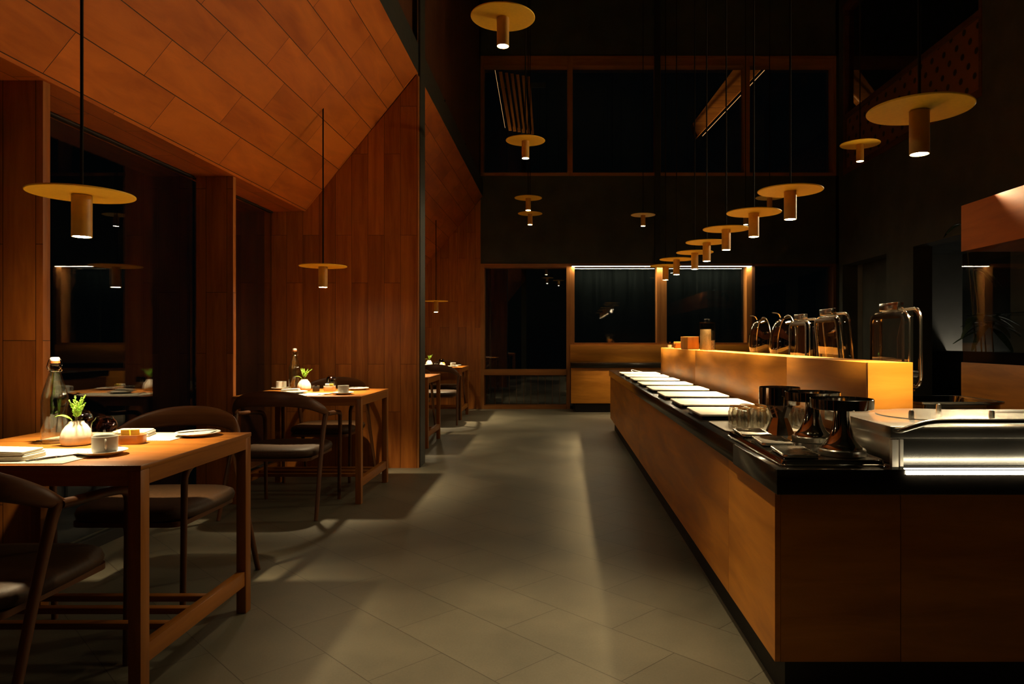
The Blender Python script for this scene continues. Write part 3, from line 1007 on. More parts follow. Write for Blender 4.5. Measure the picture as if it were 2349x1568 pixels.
# ---- second table
def lay_table(ox, oy, where, seed, simple=False):
    """ox, oy: offset of the table from the second table"""
    P = lambda x, y, z=0: (x + ox, y + oy, ZT + z)
    placemat(-2.18 + ox, -1.66 + ox, 4.87 + oy, 5.15 + oy, 'ribbed placemat along the near edge of the ' + where)
    bottle(P(-2.065, 5.47), 'clear swing-top water bottle on the ' + where)
    vase(P(-1.965, 5.40), 'pale pleated bud vase on the ' + where, 0.5)
    sprig(P(-1.965, 5.40, 0.089), 'green sprig in the vase on the ' + where, seed, 0.075)
    pot(P(-1.845, 5.32), 'small dark pot with steel lid on the ' + where)
    sugar_box(P(-1.755, 5.36), 'cream sugar dish on the ' + where, 0.0, 'ceramic', 0.085, 0.06)
    packet(P(-1.772, 5.362, 0.0095), 'left sugar packet in the dish on the ' + where, 0.1, 'white_paper', 0.2)
    packet(P(-1.738, 5.362, 0.0095), 'right sugar packet in the dish on the ' + where, -0.1, 'yellow_paper', 0.2)
    jar(P(-1.80, 5.545), 'dark topped tumbler on the ' + where)
    dish('saucer', P(-1.545, 5.02), 'saucer under the near cup of the ' + where, 0.075, 'saucers under the cups', 'ceramic', 'saucer')
    cup(P(-1.545, 5.02, 0.0056), 'coffee cup at the near corner of the ' + where, 2.4, 'shaded_ceramic')
    dish('bread_plate', P(-1.575, 5.49), 'white bread plate at the back right of the ' + where, 0.085, 'white bread plates on the tables')
    knife(P(-1.58, 5.49, 0.016), 'knife across the back right plate of the ' + where, -0.8, 'knife', 0.15)
    dish('saucer', P(-2.19, 5.52), 'saucer by the window end of the ' + where, 0.075, 'saucers under the cups', 'ceramic', 'saucer')
    cup(P(-2.19, 5.52, 0.0056), 'white coffee cup at the window end of the ' + where, 2.6)
    dish('bread_plate', P(-1.92, 5.10, 0.0022), 'white plate with napkin on the near placemat of the ' + where, 0.085, 'white bread plates on the tables')
    napkin(P(-1.95, 5.09, 0.0195), 'napkin folded on the near plate of the ' + where, 0.13, 0.055, 0.1, 2)
    knife(P(-1.655, 5.03), 'knife beside the near cup of the ' + where, -0.55, 'knife', 0.19)
    knife(P(-1.63, 5.05), 'spoon beside the near cup of the ' + where, -0.5, 'spoon', 0.16)
    knife(P(-2.09, 5.06, 0.0022), 'fork on the near placemat of the ' + where, -0.3, 'fork', 0.19)
lay_table(0, 0, 'second table', 11)
lay_table(0.02, 5.125, 'farthest table', 15)
# third table: only its corner shows
dish('bread_plate', (-1.56, 7.75, ZT), 'white bread plate on the third table, past the partition edge', 0.085, 'white bread plates on the tables')
placemat(-2.15, -1.55, 7.36, 7.64, 'ribbed placemat on the third table')
knife((-1.60, 7.62, ZT), 'knife on the third table', -0.4, 'knife', 0.19)

# ------------------------------------------------------------------ buffet island
XA, XB, YA, YE = 0.67, 1.83, 2.153, 8.93
GCAB = 'wooden cabinet units of the buffet island'
def cabinet(x0, x1, y0, y1, label, grain_side=2, toe_front=False, toe_back=False, left=False, front=False):
    r = thing('buffet_cabinet', label, 'cabinet', ((x0 + x1) / 2, (y0 + y1) / 2, 0), 0, GCAB, local=False)
    body = MB(grain=1)
    body.box(x0 + (0.018 if left else 0), x1, y0 + (0.018 if front else 0), y1, 0.148, 0.668)
    body.build('carcass', 'dark_wood', r)
    if left:
        p = MB(grain=1); p.box(x0, x0 + 0.017, y0 + 0.0012, y1 - 0.0012, 0.148, 0.672); p.build('side_panel', 'panel_wood', r)
    if front:
        p = MB(grain=0); p.box(x0 + (0.018 if left else 0.0012), x1 - 0.0012, y0, y0 + 0.017, 0.148, 0.670); p.build('front_panel', 'panel_wood', r)
    k = MB(); k.box(x0 + (0.05 if left else 0), x1, y0 + (0.06 if front else 0), y1 - (0.06 if toe_back else 0), 0.0, 0.148)
    k.build('plinth', 'black_soft', r)
    return r
cabinet(XA, 1.058, YA, 2.74, 'buffet cabinet unit at the near left corner of the island', left=True, front=True)
cabinet(1.058, XB, YA, 2.74, 'buffet cabinet unit under the steel plate warmer at the right', front=True)
cabinet(XA, XB, 2.74, 5.76, 'long middle buffet cabinet unit along the aisle', left=True)
cabinet(XA, XB, 5.76, YE, 'far buffet cabinet unit at the end of the island', left=True, toe_back=True)

mb = MB(); mb.box(0.652, 1.85, 2.078, 2.60, 0.679, 0.755, 0.003)
mb.box(0.656, 1.85, 2.602, 8.97, 0.681, 0.755, 0.003)
mesh_thing(mb, 'worktop', 'stone', 'glossy black worktop covering the buffet island', 'worktop')
led = MB(); led.box(1.035, 1.80, 2.0690, 2.0775, 0.741, 0.7522)
led.box(1.035, 1.80, 2.0790, 2.088, 0.7551, 0.758)
tag(led.build('led_strip', 'led_bright'), 'bright light strip on the worktop edge below the steel plate warmer', 'light strip')

# raised wooden riser shelf
r = thing('riser_shelf', 'long raised wooden shelf running along the middle of the buffet', 'shelf', (1.265, 5, 0.755), 0, local=False)
mb = MB(grain=1); mb.box(1.18, 1.351, 2.672, 3.60, 0.7555, 1.055, 0.001); mb.build('near_section', 'panel_wood', r)
mb = MB(grain=1); mb.box(1.18, 1.351, 3.602, 6.0, 0.7555, 1.055, 0.001); mb.build('middle_section', 'panel_wood', r)
mb = MB(grain=1); mb.box(1.18, 1.351, 6.002, 8.0, 0.7555, 1.055, 0.001); mb.build('far_section', 'panel_wood', r)
mb = MB(grain=0); mb.box(1.18, 1.351, 2.655, 2.6715, 0.7555, 1.0555, 0.001); mb.build('end_panel', 'panel_wood', r)

# flat steel food plates in a row
ords = ['nearest', 'second', 'third', 'fourth', 'fifth', 'sixth', 'seventh', 'farthest']
ys = [3.37, 3.92, 4.50, 5.09, 5.70, 6.33, 6.94, 7.53]
for k, y in enumerate(ys):
    r = thing('warming_plate', 'flat pale steel warming plate on the buffet, %s from the camera%s' % (ords[k], '' if k in (0,) else ' in the row'), 'warming plate', (0.90, y + 0.195, 0.755), 0, 'flat warming plates in a row on the buffet')
    base = MB()
    base.rings([[(x, yy, z) for x, yy in rrect(0.40 * s, 0.365 * s, 0.02)] for s, z in ((1, 0.0003), (1, 0.016))]); base.build('base', 'black_glass', r)
    top = MB()
    top.rings([[(x, yy, z) for x, yy in rrect(0.42 * s, 0.385 * s, 0.022)] for s, z in ((0.985, 0.0162), (1, 0.018), (1, 0.024), (0.99, 0.0265), (0.4, 0.0272))]); top.build('plate', 'satin', r)

# tray with upturned glasses
r = thing('glass_tray', 'thin tan tray carrying upturned tumblers beside the juice stands', 'tray', (0.875, 3.09, 0.755), 0)
mb = MB(); mb.rings([[(x, y, z) for x, y in rrect(0.345 * s, 0.35 * s, 0.02)] for s, z in ((0.97, 0.0003), (1, 0.004), (1, 0.007), (0.97, 0.007), (0.96, 0.004))])
mb.build('tray_body', 'satin', r)
g0 = None
k = 0
pos = [(i, j) for j in range(4) for i in range(5)]
names = ['front left corner', 'front row, second', 'front row, middle', 'front row, fourth', 'front right corner', 'second row, left end', 'second row, second', 'second row, middle', 'second row, fourth', 'second row, right end',
         'third row, left end', 'third row, second', 'third row, middle', 'third row, fourth', 'third row, right end', 'back left corner', 'back row, second', 'back row, middle', 'back row, fourth', 'back right corner']
gm = MB()
gm.lathe([(0.0305, 0.0), (0.0315, 0.001), (0.0325, 0.045), (0.0325, 0.062), (0.0275, 0.071), (0.0265, 0.085), (0.0255, 0.0885), (0.0, 0.0885), (0.0, 0.080), (0.024, 0.079), (0.0295, 0.060), (0.029, 0.0)], seg=28, cap0=False, cap1=False)
gmesh = None
for (i, j), nm in zip(pos, names):
    loc = (0.795 + i * 0.0685 - (0.004 if j % 2 else 0), 2.985 + j * 0.070, 0.7595)
    if j == 0 and i in (2, 3):
        continue
    if i == 0 and j > 2:
        continue
    lab = 'upturned clear tumbler on the tan tray, ' + nm
    if gmesh is None:
        o = mesh_thing(gm, 'tumbler', 'tumbler_glass', lab, 'glass', loc, 'upturned tumblers on the tray')
        gmesh = o
    else:
        o = gmesh.copy(); COL.objects.link(o); o.location = loc; o['label'] = lab

# glossy black base tray with drip grilles
r = thing('service_tray', 'glossy black service tray under the juice stands at the island corner', 'tray', (0.84, 2.46, 0.755), 0)
mb = MB()
mb.rings([[(x, y, z) for x, y in rrect(0.325 * s, 0.69 * s2, 0.018)] for s, s2, z in ((1, 1, 0.0003), (1, 1, 0.004), (0.975, 0.985, 0.008), (0.965, 0.98, 0.018), (0.95, 0.97, 0.021), (0.93, 0.96, 0.0205))])
mb.build('tray_body', 'steel', r)
mb = MB(); mb.sweep([(x, y, 0.005) for x, y in rrect(0.318, 0.683, 0.018)], 0.0028, (0, 0, 1), 8, closed=True); mb.build('rim', 'chrome', r)
def drip(loc, label, rot=0):
    r = thing('drip_grille', label, 'drip tray', loc, rot, 'metal drip grilles before the juice stands')
    o = MB(); o.sweep([(x, y, 0.009) for x, y in rrect(0.108, 0.19, 0.014)], 0.0045, (0, 0, 1), 8, closed=True); o.build('rim', 'chrome', r)
    b = MB()
    for i in range(9):
        y = -0.080 + i * 0.020
        b.sweep([(-0.050, y - 0.004, 0.011), (0.050, y + 0.004, 0.011)], (0.0036, 0.0024), (0, 0, 1), 6)
    for x in (-0.027, 0.0, 0.027):
        b.sweep([(x, -0.092, 0.0095), (x, 0.092, 0.0095)], 0.0022, (0, 0, 1), 6)
    b.build('grille', 'chrome', r)
    p = MB(); p.rings([[(x, y, z) for x, y in rrect(0.102 * s, 0.184 * s, 0.010)] for s, z in ((1, 0.0004), (1, 0.003), (0.95, 0.003))]); p.build('pan', 'black_glass', r)
    return r
drip((0.757, 2.232, 0.7757), 'drip grille nearest the camera, before the front juice stand', -0.08)
drip((0.762, 2.475, 0.7757), 'drip grille behind the front one, before the second juice stand', -0.08)
drip((0.750, 2.695, 0.7757), 'drip grille at the back of the black tray, below the tumblers', -0.05)

def juice_stand(loc, label, s=1.0):
    r = thing('juice_stand', label, 'juice stand', loc, 0, 'polished steel juice dispenser stands')
    b = MB(); b.lathe([(0.0, 0.0), (0.070, 0.0), (0.072, 0.002), (0.072, 0.018), (0.069, 0.021), (0.0, 0.021)], seg=48, cap0=False, cap1=False); b.build('base', 'brushed', r)
    c = MB(); c.lathe([(0.062, 0.0212), (0.060, 0.028), (0.053, 0.034), (0.051, 0.037), (0.046, 0.042), (0.036, 0.062), (0.028, 0.095), (0.0245, 0.125), (0.0245, 0.146), (0.0, 0.146)], seg=48, cap1=False); c.build('column', 'steel', r)
    t = MB(); t.lathe([(0.0, 0.1465), (0.092, 0.1465), (0.0955, 0.149), (0.0965, 0.178), (0.0945, 0.179), (0.0930, 0.153), (0.088, 0.150), (0.0, 0.150)], seg=64, cap0=False, cap1=False); t.build('ring_tray', 'steel', r)
    return r
juice_stand((0.905, 2.225, 0.7757), 'steel juice stand with wide ring top nearest the camera')
juice_stand((0.920, 2.520, 0.7757), 'steel juice stand half hidden behind the nearest one')
r = thing('juice_stand', 'faceted hourglass steel stand with a deep ring cup, before the tumblers', 'juice stand', (0.862, 2.715, 0.7757), 0.3, 'polished steel juice dispenser stands')
mb = MB(); mb.lathe([(0.058, 0.0), (0.056, 0.003), (0.030, 0.064), (0.052, 0.114), (0.0, 0.114)], seg=8, cap1=False); mb.build('column', 'steel', r, smooth=15)
mb = MB(); mb.lathe([(0.0, 0.1145), (0.074, 0.1145), (0.077, 0.117), (0.0775, 0.182), (0.0755, 0.183), (0.074, 0.120), (0.0, 0.119)], seg=56, cap0=False, cap1=False); mb.build('ring_cup', 'steel', r)

# steel plate warmer
r = thing('plate_warmer', 'big brushed steel plate warmer with curved handrail at the right front', 'plate warmer', (1.40, 2.32, 0.755), 0, local=False)
mb = MB(); mb.box(1.035, 1.80, 2.135, 2.63, 0.7555, 0.842, 0.002); mb.build('body', 'brushed', r)
mb = MB(); mb.box(1.015, 1.0345, 2.118, 2.1345, 0.7555, 0.838); mb.box(1.042, 1.052, 2.124, 2.1345, 0.756, 0.838); mb.build('corner_post', 'satin', r)
mb = MB(); mb.box(1.008, 1.80, 2.115, 2.505, 0.842, 0.879, 0.003)
mb.box(1.008, 1.80, 2.505, 2.64, 0.842, 0.879, 0.003); mb.build('top', 'brushed', r)
mb = MB(); mb.lathe([(0.205, 0.0), (0.205, 0.0035), (0.198, 0.0045), (0.0, 0.0045)], (1.327, 2.425, 0.8790), 64); mb.build('round_lid', 'brushed', r)
for x, y in ((1.165, 2.30), (1.375, 2.52), (1.43, 2.30)):
    mb = MB(); mb.lathe([(0.009, 0.0), (0.0085, 0.020), (0.006, 0.026), (0.0, 0.027)], (x, y, 0.8835), 16, cap1=False); mb.build('guide_peg', 'brushed', r)
mb = MB()
p = spline([(1.022, 2.108, 0.868), (1.030, 2.085, 0.872), (1.055, 2.070, 0.884), (1.095, 2.064, 0.896), (1.15, 2.062, 0.900), (1.30, 2.062, 0.900), (1.55, 2.062, 0.900), (1.80, 2.062, 0.900)], 8)
mb.sweep(p, 0.0085, (0, 0, 1), 14); mb.build('handrail', 'brushed', r)

# chafing dishes on the far side of the riser
def lid_rings(w, h, t):
    def ring(sw, sh, x):
        return [(x, a, b) for a, b in rrect(w * sw, h * sh, min(0.05, 0.14 * w))]
    return [ring(1.0, 1.0, t / 2), ring(0.955, 0.955, t / 2 - 0.004), ring(0.93, 0.93, -t / 2 + 0.015), ring(0.88, 0.88, -t / 2), ring(0.5, 0.5, -t / 2 - 0.002)]
GCH = 'chafing dishes with raised glass lids behind the riser'
def chafer(y, w, zc, h, label, tilt=0.0, round_=False, x=1.408):
    r = thing('chafing_dish', label, 'chafing dish', (1.605, y, 0.755), 0, GCH)
    b = MB()
    if round_:
        b.lathe([(0.150, 0.0003), (0.150, 0.05), (0.165, 0.055), (0.168, 0.12), (0.180, 0.125), (0.180, 0.133), (0.158, 0.133), (0.150, 0.075), (0.0, 0.07)], (0, 0, 0), 56, cap1=False)
    else:
        b.rings([[(a, c, z) for a, c in rrect(0.36 * s, w * s, 0.04)] for s, z in ((0.86, 0.0003), (0.86, 0.05), (0.93, 0.055), (0.94, 0.128), (1.0, 0.132), (1.0, 0.140), (0.90, 0.140), (0.86, 0.085))])
    b.build('pan', 'steel', r)
    hb = MB(); hb.box(-0.172, -0.160, -0.05, 0.05, 0.142 if not round_ else 0.135, 0.162, 0.003); hb.build('hinge', 'steel', r)
    X = Matrix.Translation((x - 1.605, 0, zc - 0.755)) @ Matrix.Rotation(tilt, 4, 'Y')
    g = MB(); g.X = X
    if round_:
        rings = []
        for rr, xx in ((0.175, 0.045), (0.168, 0.040), (0.158, 0.010), (0.135, -0.02), (0.09, -0.04), (0.04, -0.047), (0.004, -0.048)):
            rings.append([(xx, rr * math.cos(2 * PI * k / 48), rr * math.sin(2 * PI * k / 48)) for k in range(48)])
        g.rings(rings, cap0=False)
    else:
        g.rings(lid_rings(w, h, 0.056), cap0=False)
    lid = g.build('lid', 'lid_glass', r)
    rim = MB(); rim.X = X
    if round_:
        rim.sweep([(0.045, 0.175 * math.cos(2 * PI * k / 48), 0.175 * math.sin(2 * PI * k / 48)) for k in range(48)], (0.005, 0.004), (1, 0, 0), 8, closed=True)
    else:
        rim.sweep([(0.028, a, c) for a, c in rrect(w, h, min(0.05, 0.14 * w))], (0.0065, 0.006), (1, 0, 0), 8, closed=True)
        rim.sweep([(-0.013, a, c) for a, c in rrect(w * 0.93, h * 0.93, min(0.05, 0.14 * w) * 0.93)], (0.0042, 0.0042), (1, 0, 0), 8, closed=True)
    rim.build('lid_rim', 'chrome', lid)
    if not round_:
        f = MB(); f.X = X
        f.sweep([(-0.0295, a, c) for a, c in rrect(w * 0.83, h * 0.83, 0.03)], (0.011, 0.0015), (1, 0, 0), 8, closed=True)
        f.build('lid_gasket', 'rubber', lid)
    hd = MB(); hd.X = X
    if round_:
        hd.sweep([(0.0, 0.0, 0.160), (-0.012, 0, 0.180), (-0.03, 0.0, 0.187), (-0.055, 0.0, 0.187)], (0.003, 0.012), (0, 1, 0), 10)
    else:
        hd.box(-0.022, 0.004, -w * 0.24, w * 0.24, h / 2 - 0.004, h / 2 + 0.030, 0.004)
    hd.build('lid_handle', 'chrome', lid)
    return r
chafer(2.93, 0.345, 1.11, 0.315, 'nearest chafing dish, its big square glass lid standing up past the riser end', 0.0)
chafer(3.63, 0.345, 1.11, 0.33, 'second chafing dish from the camera, its square lid leaning left', -0.10, x=1.43)
chafer(4.02, 0.33, 1.10, 0.32, 'third chafing dish from the camera, square lid beside the round ones', 0.0)
chafer(4.44, 0.36, 1.125, 0.34, 'round lidded chafing dish touching the square lids', 0.06, True)
chafer(4.93, 0.36, 1.125, 0.34, 'round lidded chafing dish farthest along the riser, lid flaring with light', 0.0, True)

# goods standing on the riser
ZR = 1.0555
r = thing('cereal_dispenser', 'clear cylinder cereal dispenser filled with flakes on the riser', 'cereal dispenser', (1.283, 5.99, ZR), 0)
mb = MB(); mb.lathe([(0.064, 0.0), (0.0655, 0.004), (0.0655, 0.232)], seg=40, cap1=False); mb.build('cylinder_wall', 'acrylic', r)
mb = MB(); mb.lathe([(0.0, 0.233), (0.067, 0.233), (0.067, 0.241), (0.0, 0.244)], seg=40, cap0=False, cap1=False); mb.build('lid', 'steel', r)
for x in (-0.016, 0.016):
    mb = MB(); mb.lathe([(0.003, 0.243), (0.003, 0.256), (0.009, 0.259), (0.009, 0.264), (0.0, 0.267)], (x, 0, 0), 14, cap1=False); mb.build('knob', 'steel', r)
def half(r0, z0, z1, a0, a1, mat, nm):
    mb = MB()
    pl = [(0.0, 0.0)] + [(r0 * math.cos(a0 + (a1 - a0) * k / 18), r0 * math.sin(a0 + (a1 - a0) * k / 18)) for k in range(19)]
    mb.prism(pl, z0, z1, 'z'); return mb.build(nm, mat, r)
half(0.062, 0.003, 0.178, math.radians(112), math.radians(288), 'flakes', 'oat_filling')
half(0.062, 0.003, 0.085, math.radians(-70), math.radians(110), 'grain', 'muesli_filling')
mb = MB(grain=2); mb.box(-0.052, 0.052, -0.18, 0.18, 0, 0.118, 0.003)
mesh_thing(mb, 'wooden_box', 'panel_wood', 'tall wooden box on the riser, left of the cereal dispenser', 'box', (1.246, 6.61, ZR), 'wooden boxes on the riser', 0.0)
mb = MB(grain=0); mb.box(-0.05, 0.05, -0.06, 0.06, 0, 0.07, 0.003)
mesh_thing(mb, 'wooden_box', 'panel_wood', 'low wooden box on the riser, between small jar and tall box', 'box', (1.262, 7.25, ZR), 'wooden boxes on the riser', 0.0)
r = thing('condiment_jar', 'small clear jar with a steel lid at the far end of the riser', 'jar', (1.23, 7.68, ZR), 0)
mb = MB(); mb.lathe([(0.022, 0), (0.026, 0.003), (0.027, 0.03), (0.026, 0.052), (0.0, 0.052)], seg=24, cap1=False); mb.build('jar_body', 'clear_glass', r)
mb = MB(); mb.lathe([(0.029, 0.0522), (0.029, 0.068), (0.0, 0.069)], seg=24, cap1=False); mb.build('lid', 'steel', r)
mb = MB(); mb.lathe([(0.021, 0.003), (0.0245, 0.006), (0.025, 0.034), (0.0, 0.034)], seg=20, cap1=False); mb.build('filling', 'grain', r)
# loose cable
mb = MB()
mb.sweep(spline([(1.14, 8.05, 0.760), (1.04, 8.10, 0.762), (0.95, 8.18, 0.775), (0.88, 8.26, 0.79), (0.87, 8.2, 0.775), (0.93, 8.06, 0.760), (1.02, 8.13, 0.759), (1.09, 8.22, 0.759)], 8), 0.0035, (0, 0, 1), 8)
mesh_thing(mb, 'power_cable', 'white_paper', 'pale looped cable on the far end of the black worktop', 'cable')

# ------------------------------------------------------------------ back counter under the windows
r = thing('back_cabinet', 'wooden cabinet with dark plinth under the lit windows at the back', 'cabinet', (1.7, 11.3, 0), 0, local=False)
mb = MB(grain=0); mb.box(0.205, 3.22, 11.02, 11.58, 0.145, 0.706); mb.build('carcass', 'dark_wood', r)
mb = MB(grain=0); mb.box(0.205, 1.716, 11.0, 11.019, 0.145, 0.706, 0.001); mb.build('door', 'panel_wood', r)
mb = MB(grain=0); mb.box(1.72, 3.20, 11.0, 11.019, 0.145, 0.706, 0.001); mb.build('door', 'panel_wood', r)
mb = MB(); mb.box(0.28, 3.15, 11.06, 11.56, 0, 0.145); mb.build('plinth', 'black_soft', r)
mb = MB(); mb.box(0.202, 3.22, 10.975, 11.58, 0.7065, 0.782, 0.003)
mesh_thing(mb, 'worktop', 'stone', 'dark glossy worktop on the back cabinet under the windows', 'worktop')
mb = MB(grain=0); mb.box(0.202, 3.22, 11.555, 11.578, 0.7825, 1.068, 0.001)
mesh_thing(mb, 'splashback', 'panel_wood', 'wooden splashback panel between back worktop and windows', 'panel')

# ------------------------------------------------------------------ kitchen pass at the right
XK = 3.67
YK = 6.35
r = thing('serving_counter', 'wooden serving counter block at the right edge of the picture', 'counter', (4.0, 4.0, 0), 0, local=False)
mb = MB(grain=1); mb.box(XK, 4.35, -1.0, YK, 0.10, 0.94, 0.002); mb.build('body', 'panel_wood', r)
mb = MB(); mb.box(XK + 0.04, 4.35, -1.0, YK - 0.04, 0.0, 0.10); mb.build('plinth', 'black_soft', r)
r = thing('glass_showcase', 'glass showcase standing on the serving counter under the wooden hood', 'showcase', (4.0, 4.0, 0.94), 0, local=False)
mb = MB(); mb.box(XK + 0.012, 4.33, -1.0, YK - 0.01, 0.9405, 1.04); mb.build('base', 'black_glass', r)
mb = MB(); mb.box(XK + 0.006, XK + 0.012, -1.0, YK - 0.004, 1.041, 1.944); mb.build('pane', 'window_glass', r)
mb = MB(); mb.box(XK + 0.013, 4.33, YK - 0.010, YK - 0.004, 1.041, 1.944); mb.build('pane', 'window_glass', r)
mb = MB(); mb.box(XK + 0.02, 4.30, -1.0, YK - 0.03, 1.36, 1.366); mb.build('glass_shelf', 'clear_glass', r)
mb = MB(grain=1); mb.box(XK, 4.35, -1.0, YK, 1.945, 2.362, 0.002)
mesh_thing(mb, 'extractor_hood', 'hood_wood', 'wooden box hood hanging above the glass showcase', 'hood')
# hood hangers to the ceiling are out of frame
mb = MB(); mb.box(4.05, 4.09, 1.0, 1.04, 2.3625, ZTOP); mb.box(4.05, 4.09, 3.0, 3.04, 2.3625, ZTOP)
# unseen light bar added on the hood to brighten the sloped ceiling
r = thing('added_uplight_bar', 'long warm light bar added unseen on top of the wooden hood', 'light bar', (3.90, 5.65, 2.3625), 0, local=False)
mb.build('hanger', 'dark_metal', bpy.data.objects['extractor_hood'])
mb = MB(); mb.box(3.87, 3.93, 5.0, 6.3, 2.3626, 2.385); mb.build('housing', 'dark_metal', r)
mb = MB(); mb.box(3.875, 3.925, 5.02, 6.28, 2.3851, 2.389); mb.build('diffuser', 'globe', r)
ld = bpy.data.lights.new('glow', 'AREA'); ld.shape = 'RECTANGLE'; ld.size = 1.2; ld.size_y = 0.05; ld.energy = 70 * POWER; ld.color = WARM; ld.spread = math.radians(140)
lo = bpy.data.objects.new('glow', ld); COL.objects.link(lo); lo.parent = r; lo.location = (-0.02, 0.0, 0.05)
d = Vector((-1, -0.85, 0.10)).normalized()
side = Vector((0, 0, 1)).cross(d).normalized()
lo.rotation_euler = (Matrix((side, (-d).cross(side), -d)).transposed()).to_euler()

# potted plant by the showcase
r = thing('potted_plant', 'tall potted plant with long dark leaves left of the glass showcase', 'plant', (4.12, 6.75, 0), 0)
mb = MB(); mb.lathe([(0.13, 0.0), (0.17, 0.02), (0.19, 0.32), (0.175, 0.33), (0.165, 0.28), (0.0, 0.27)], seg=32, cap1=False); mb.build('pot', 'dark_metal', r)
st, lf = MB(), MB()
rnd = random.Random(5)
def long_leaf(base, dirv, L, droop, w):
    base = Vector(base); d = Vector(dirv).normalized()
    pts, rad = [], []
    for i in range(10):
        t = i / 9
        p = base + d * (L * t) + Vector((0, 0, -droop * t * t))
        pts.append(p); rad.append((0.003 + w * math.sin(PI * (0.06 + 0.9 * t)) ** 0.8, 0.0015))
    lf.sweep(pts, rad, (0, 0, 1), 6)
for (hx, hy, hz) in ((0.0, 0.02, 1.38), (0.06, -0.02, 1.30), (-0.12, 0.1, 2.30), (-0.10, 0.0, 1.85)):
    st.sweep(spline([(hx * 0.2, hy * 0.2, 0.27), (hx * 0.7 + 0.05, hy, hz * 0.55), (hx, hy, hz)], 8), 0.007, (1, 0, 0), 8)
    big = hz < 1.5
    for k in range(8 if big else 5):
        a = rnd.uniform(0, 2 * PI)
        long_leaf((hx, hy, hz - 0.05 * rnd.random()), (math.cos(a), 0.7 * math.sin(a), rnd.uniform(-0.2, 0.5)), rnd.uniform(0.24, 0.36) * (1 if big else 0.8), rnd.uniform(0.10, 0.22), 0.038)
lf.build('foliage', 'dark_leaf', r, smooth=70); st.build('stems', 'stem', r)

# side room: dark sideboard and an unseen low lamp added to light the plaster
r = thing('sideboard', 'black sideboard against the lit grey wall of the side room', 'sideboard', (6.2, 11.2, 0), 0, local=False)
mb = MB(); mb.box(5.3, 6.36, 10.95, 11.44, 0.05, 0.93); mb.build('body', 'black_soft', r)
mb = MB(); mb.box(5.28, 6.38, 10.93, 11.445, 0.9305, 0.97); mb.build('top', 'black_soft', r)
mb = MB(); mb.box(5.4, 6.3, 11.0, 11.4, 0, 0.05); mb.build('plinth', 'black_soft', r)
r = thing('added_globe_lamp', 'added small globe lamp standing unseen beside the black sideboard', 'lamp', (6.51, 11.0, 0.6205), 0)
mb = MB(); mb.lathe([(0.05, 0), (0.05, 0.01), (0.012, 0.015), (0.012, 0.04), (0.0, 0.04)], seg=20, cap1=False); mb.build('base', 'dark_metal', r)
mb = MB(); mb.lathe([(0.0, 0.0405), (0.03, 0.045), (0.045, 0.07), (0.045, 0.09), (0.03, 0.115), (0.0, 0.12)], seg=20, cap0=False, cap1=False); mb.build('globe', 'bulb', r)
mb = MB(); mb.box(-0.10, 0.10, -0.10, 0.10, -0.6205, -0.0002, 0.003); mb.build('stand', 'black_soft', r)

# ------------------------------------------------------------------ outside, seen through the back windows
r = thing('railing', 'dark slatted railing outside the low window at the back', 'railing', (-0.55, 12.15, 0), 0)
for k in range(11):
    mb = MB(); mb.box(-0.68 + k * 0.125, -0.665 + k * 0.125, -0.01, 0.01, -0.1, 0.52); mb.build('baluster', 'dark_wood', r)
mb = MB(); mb.box(-0.72, 0.66, -0.02, 0.02, 0.52, 0.56); mb.build('top_rail', 'dark_wood', r)

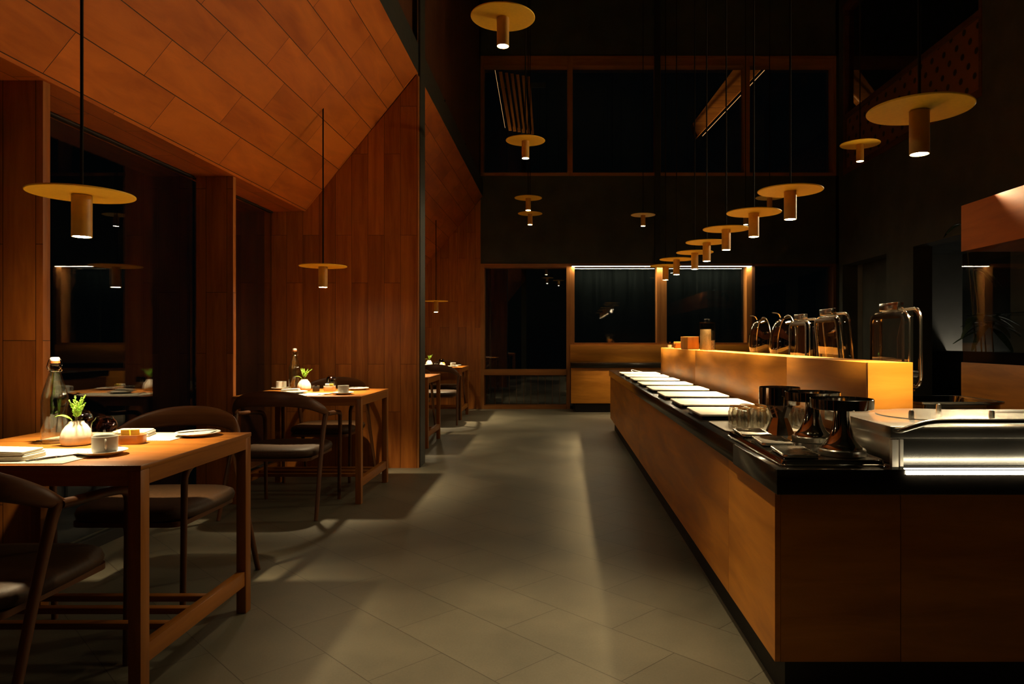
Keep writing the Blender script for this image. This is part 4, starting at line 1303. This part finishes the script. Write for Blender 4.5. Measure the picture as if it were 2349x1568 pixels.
r = thing('eaves_beam', 'sloping timber beam outside the third upper window, glow line added along its lower edge', 'beam', (3.4, 14, 5.9), 0)
mb = MB(grain=0); mb.prism([(-0.62, -0.70), (0.72, 0.72), (0.72, 1.1), (0.45, 1.1), (-0.72, -0.45)], -0.12, 0.12, 'y'); mb.build('beam_body', 'wall_wood', r)
mb = MB(); mb.sweep([(-0.54, -0.19, -0.72), (0.78, -0.19, 0.68)], 0.005, (0, 1, 0), 6); mb.build('added_edge_glow', 'edge_glow', r)  # glowing line put in for the beam's bright lower edge
r = thing('slatted_screen', 'leaning slatted timber screen outside the leftmost upper window', 'screen', (-0.95, 14, 5.9), 0)
for k in range(6):
    mb = MB(grain=2); x = k * 0.11
    mb.prism([(-0.24 + x, 0.62), (-0.17 + x, 0.62), (0.02 + x * 0.8, -0.55), (-0.04 + x * 0.8, -0.55)], -0.02 + 0.05 * k, 0.02 + 0.05 * k, 'y'); mb.build('slat', 'wall_wood', r)
mb = MB(); mb.sweep([(-0.30, -0.16, 0.6), (-0.10, -0.16, -0.55)], 0.003, (0, 1, 0), 6); mb.build('added_edge_glow', 'edge_glow', r)  # glowing line put in for the bright edge of the first slat

def added_flood(owner, loc, aim, watt):  # unseen floodlights added below the upper windows to light the outside timber
    o = bpy.data.objects[owner]
    p = Vector(loc) - o.location
    m_ = MB(); m_.lathe([(0.05, -0.06), (0.05, 0.0), (0.045, 0.0), (0.045, -0.01), (0.0, -0.01)], tuple(p), 20, cap1=False)
    m_.box(p.x - 0.015, p.x + 0.015, p.y - 0.015, p.y + 0.015, -o.location.z, p.z - 0.06)
    m_.build('uplight', 'dark_metal', o)  # housing and stand of the added floodlight
    l_ = bpy.data.lights.new('added_flood', 'SPOT'); l_.energy = watt; l_.color = WARM; l_.spot_size = math.radians(70); l_.spot_blend = 0.8; l_.shadow_soft_size = 0.04
    q = bpy.data.objects.new('added_flood', l_); COL.objects.link(q); q.parent = o; q.location = p + Vector((0, 0, 0.01))
    q.rotation_euler = (Vector(aim) - Vector(loc)).to_track_quat('-Z', 'Y').to_euler()
added_flood('eaves_beam', (3.75, 13.5, 4.1), (3.5, 14, 5.9), 170)
added_flood('slatted_screen', (-1.3, 13.4, 4.1), (-1.15, 14, 5.9), 45)
sc = bpy.data.objects['slatted_screen']
mb = MB(); mb.box(0.2, 0.3, 0.26, 0.36, -5.9, 0.6); mb.box(-0.3, 0.7, 0.24, 0.259, 0.4, 0.5); mb.build('support_post', 'black_soft', sc)
sc = bpy.data.objects['eaves_beam']
mb = MB(); mb.box(0.37, 0.43, 0.121, 0.20, -5.9, 0.5); mb.build('support_post', 'black_soft', sc)
mb = MB(); mb.box(-2.75, 7.2, 12.301, 16, -0.12, 0.0); struct(mb.build('ground', 'black_soft'))

for o in bpy.data.objects:
    if '_world' in o:
        del o['_world']
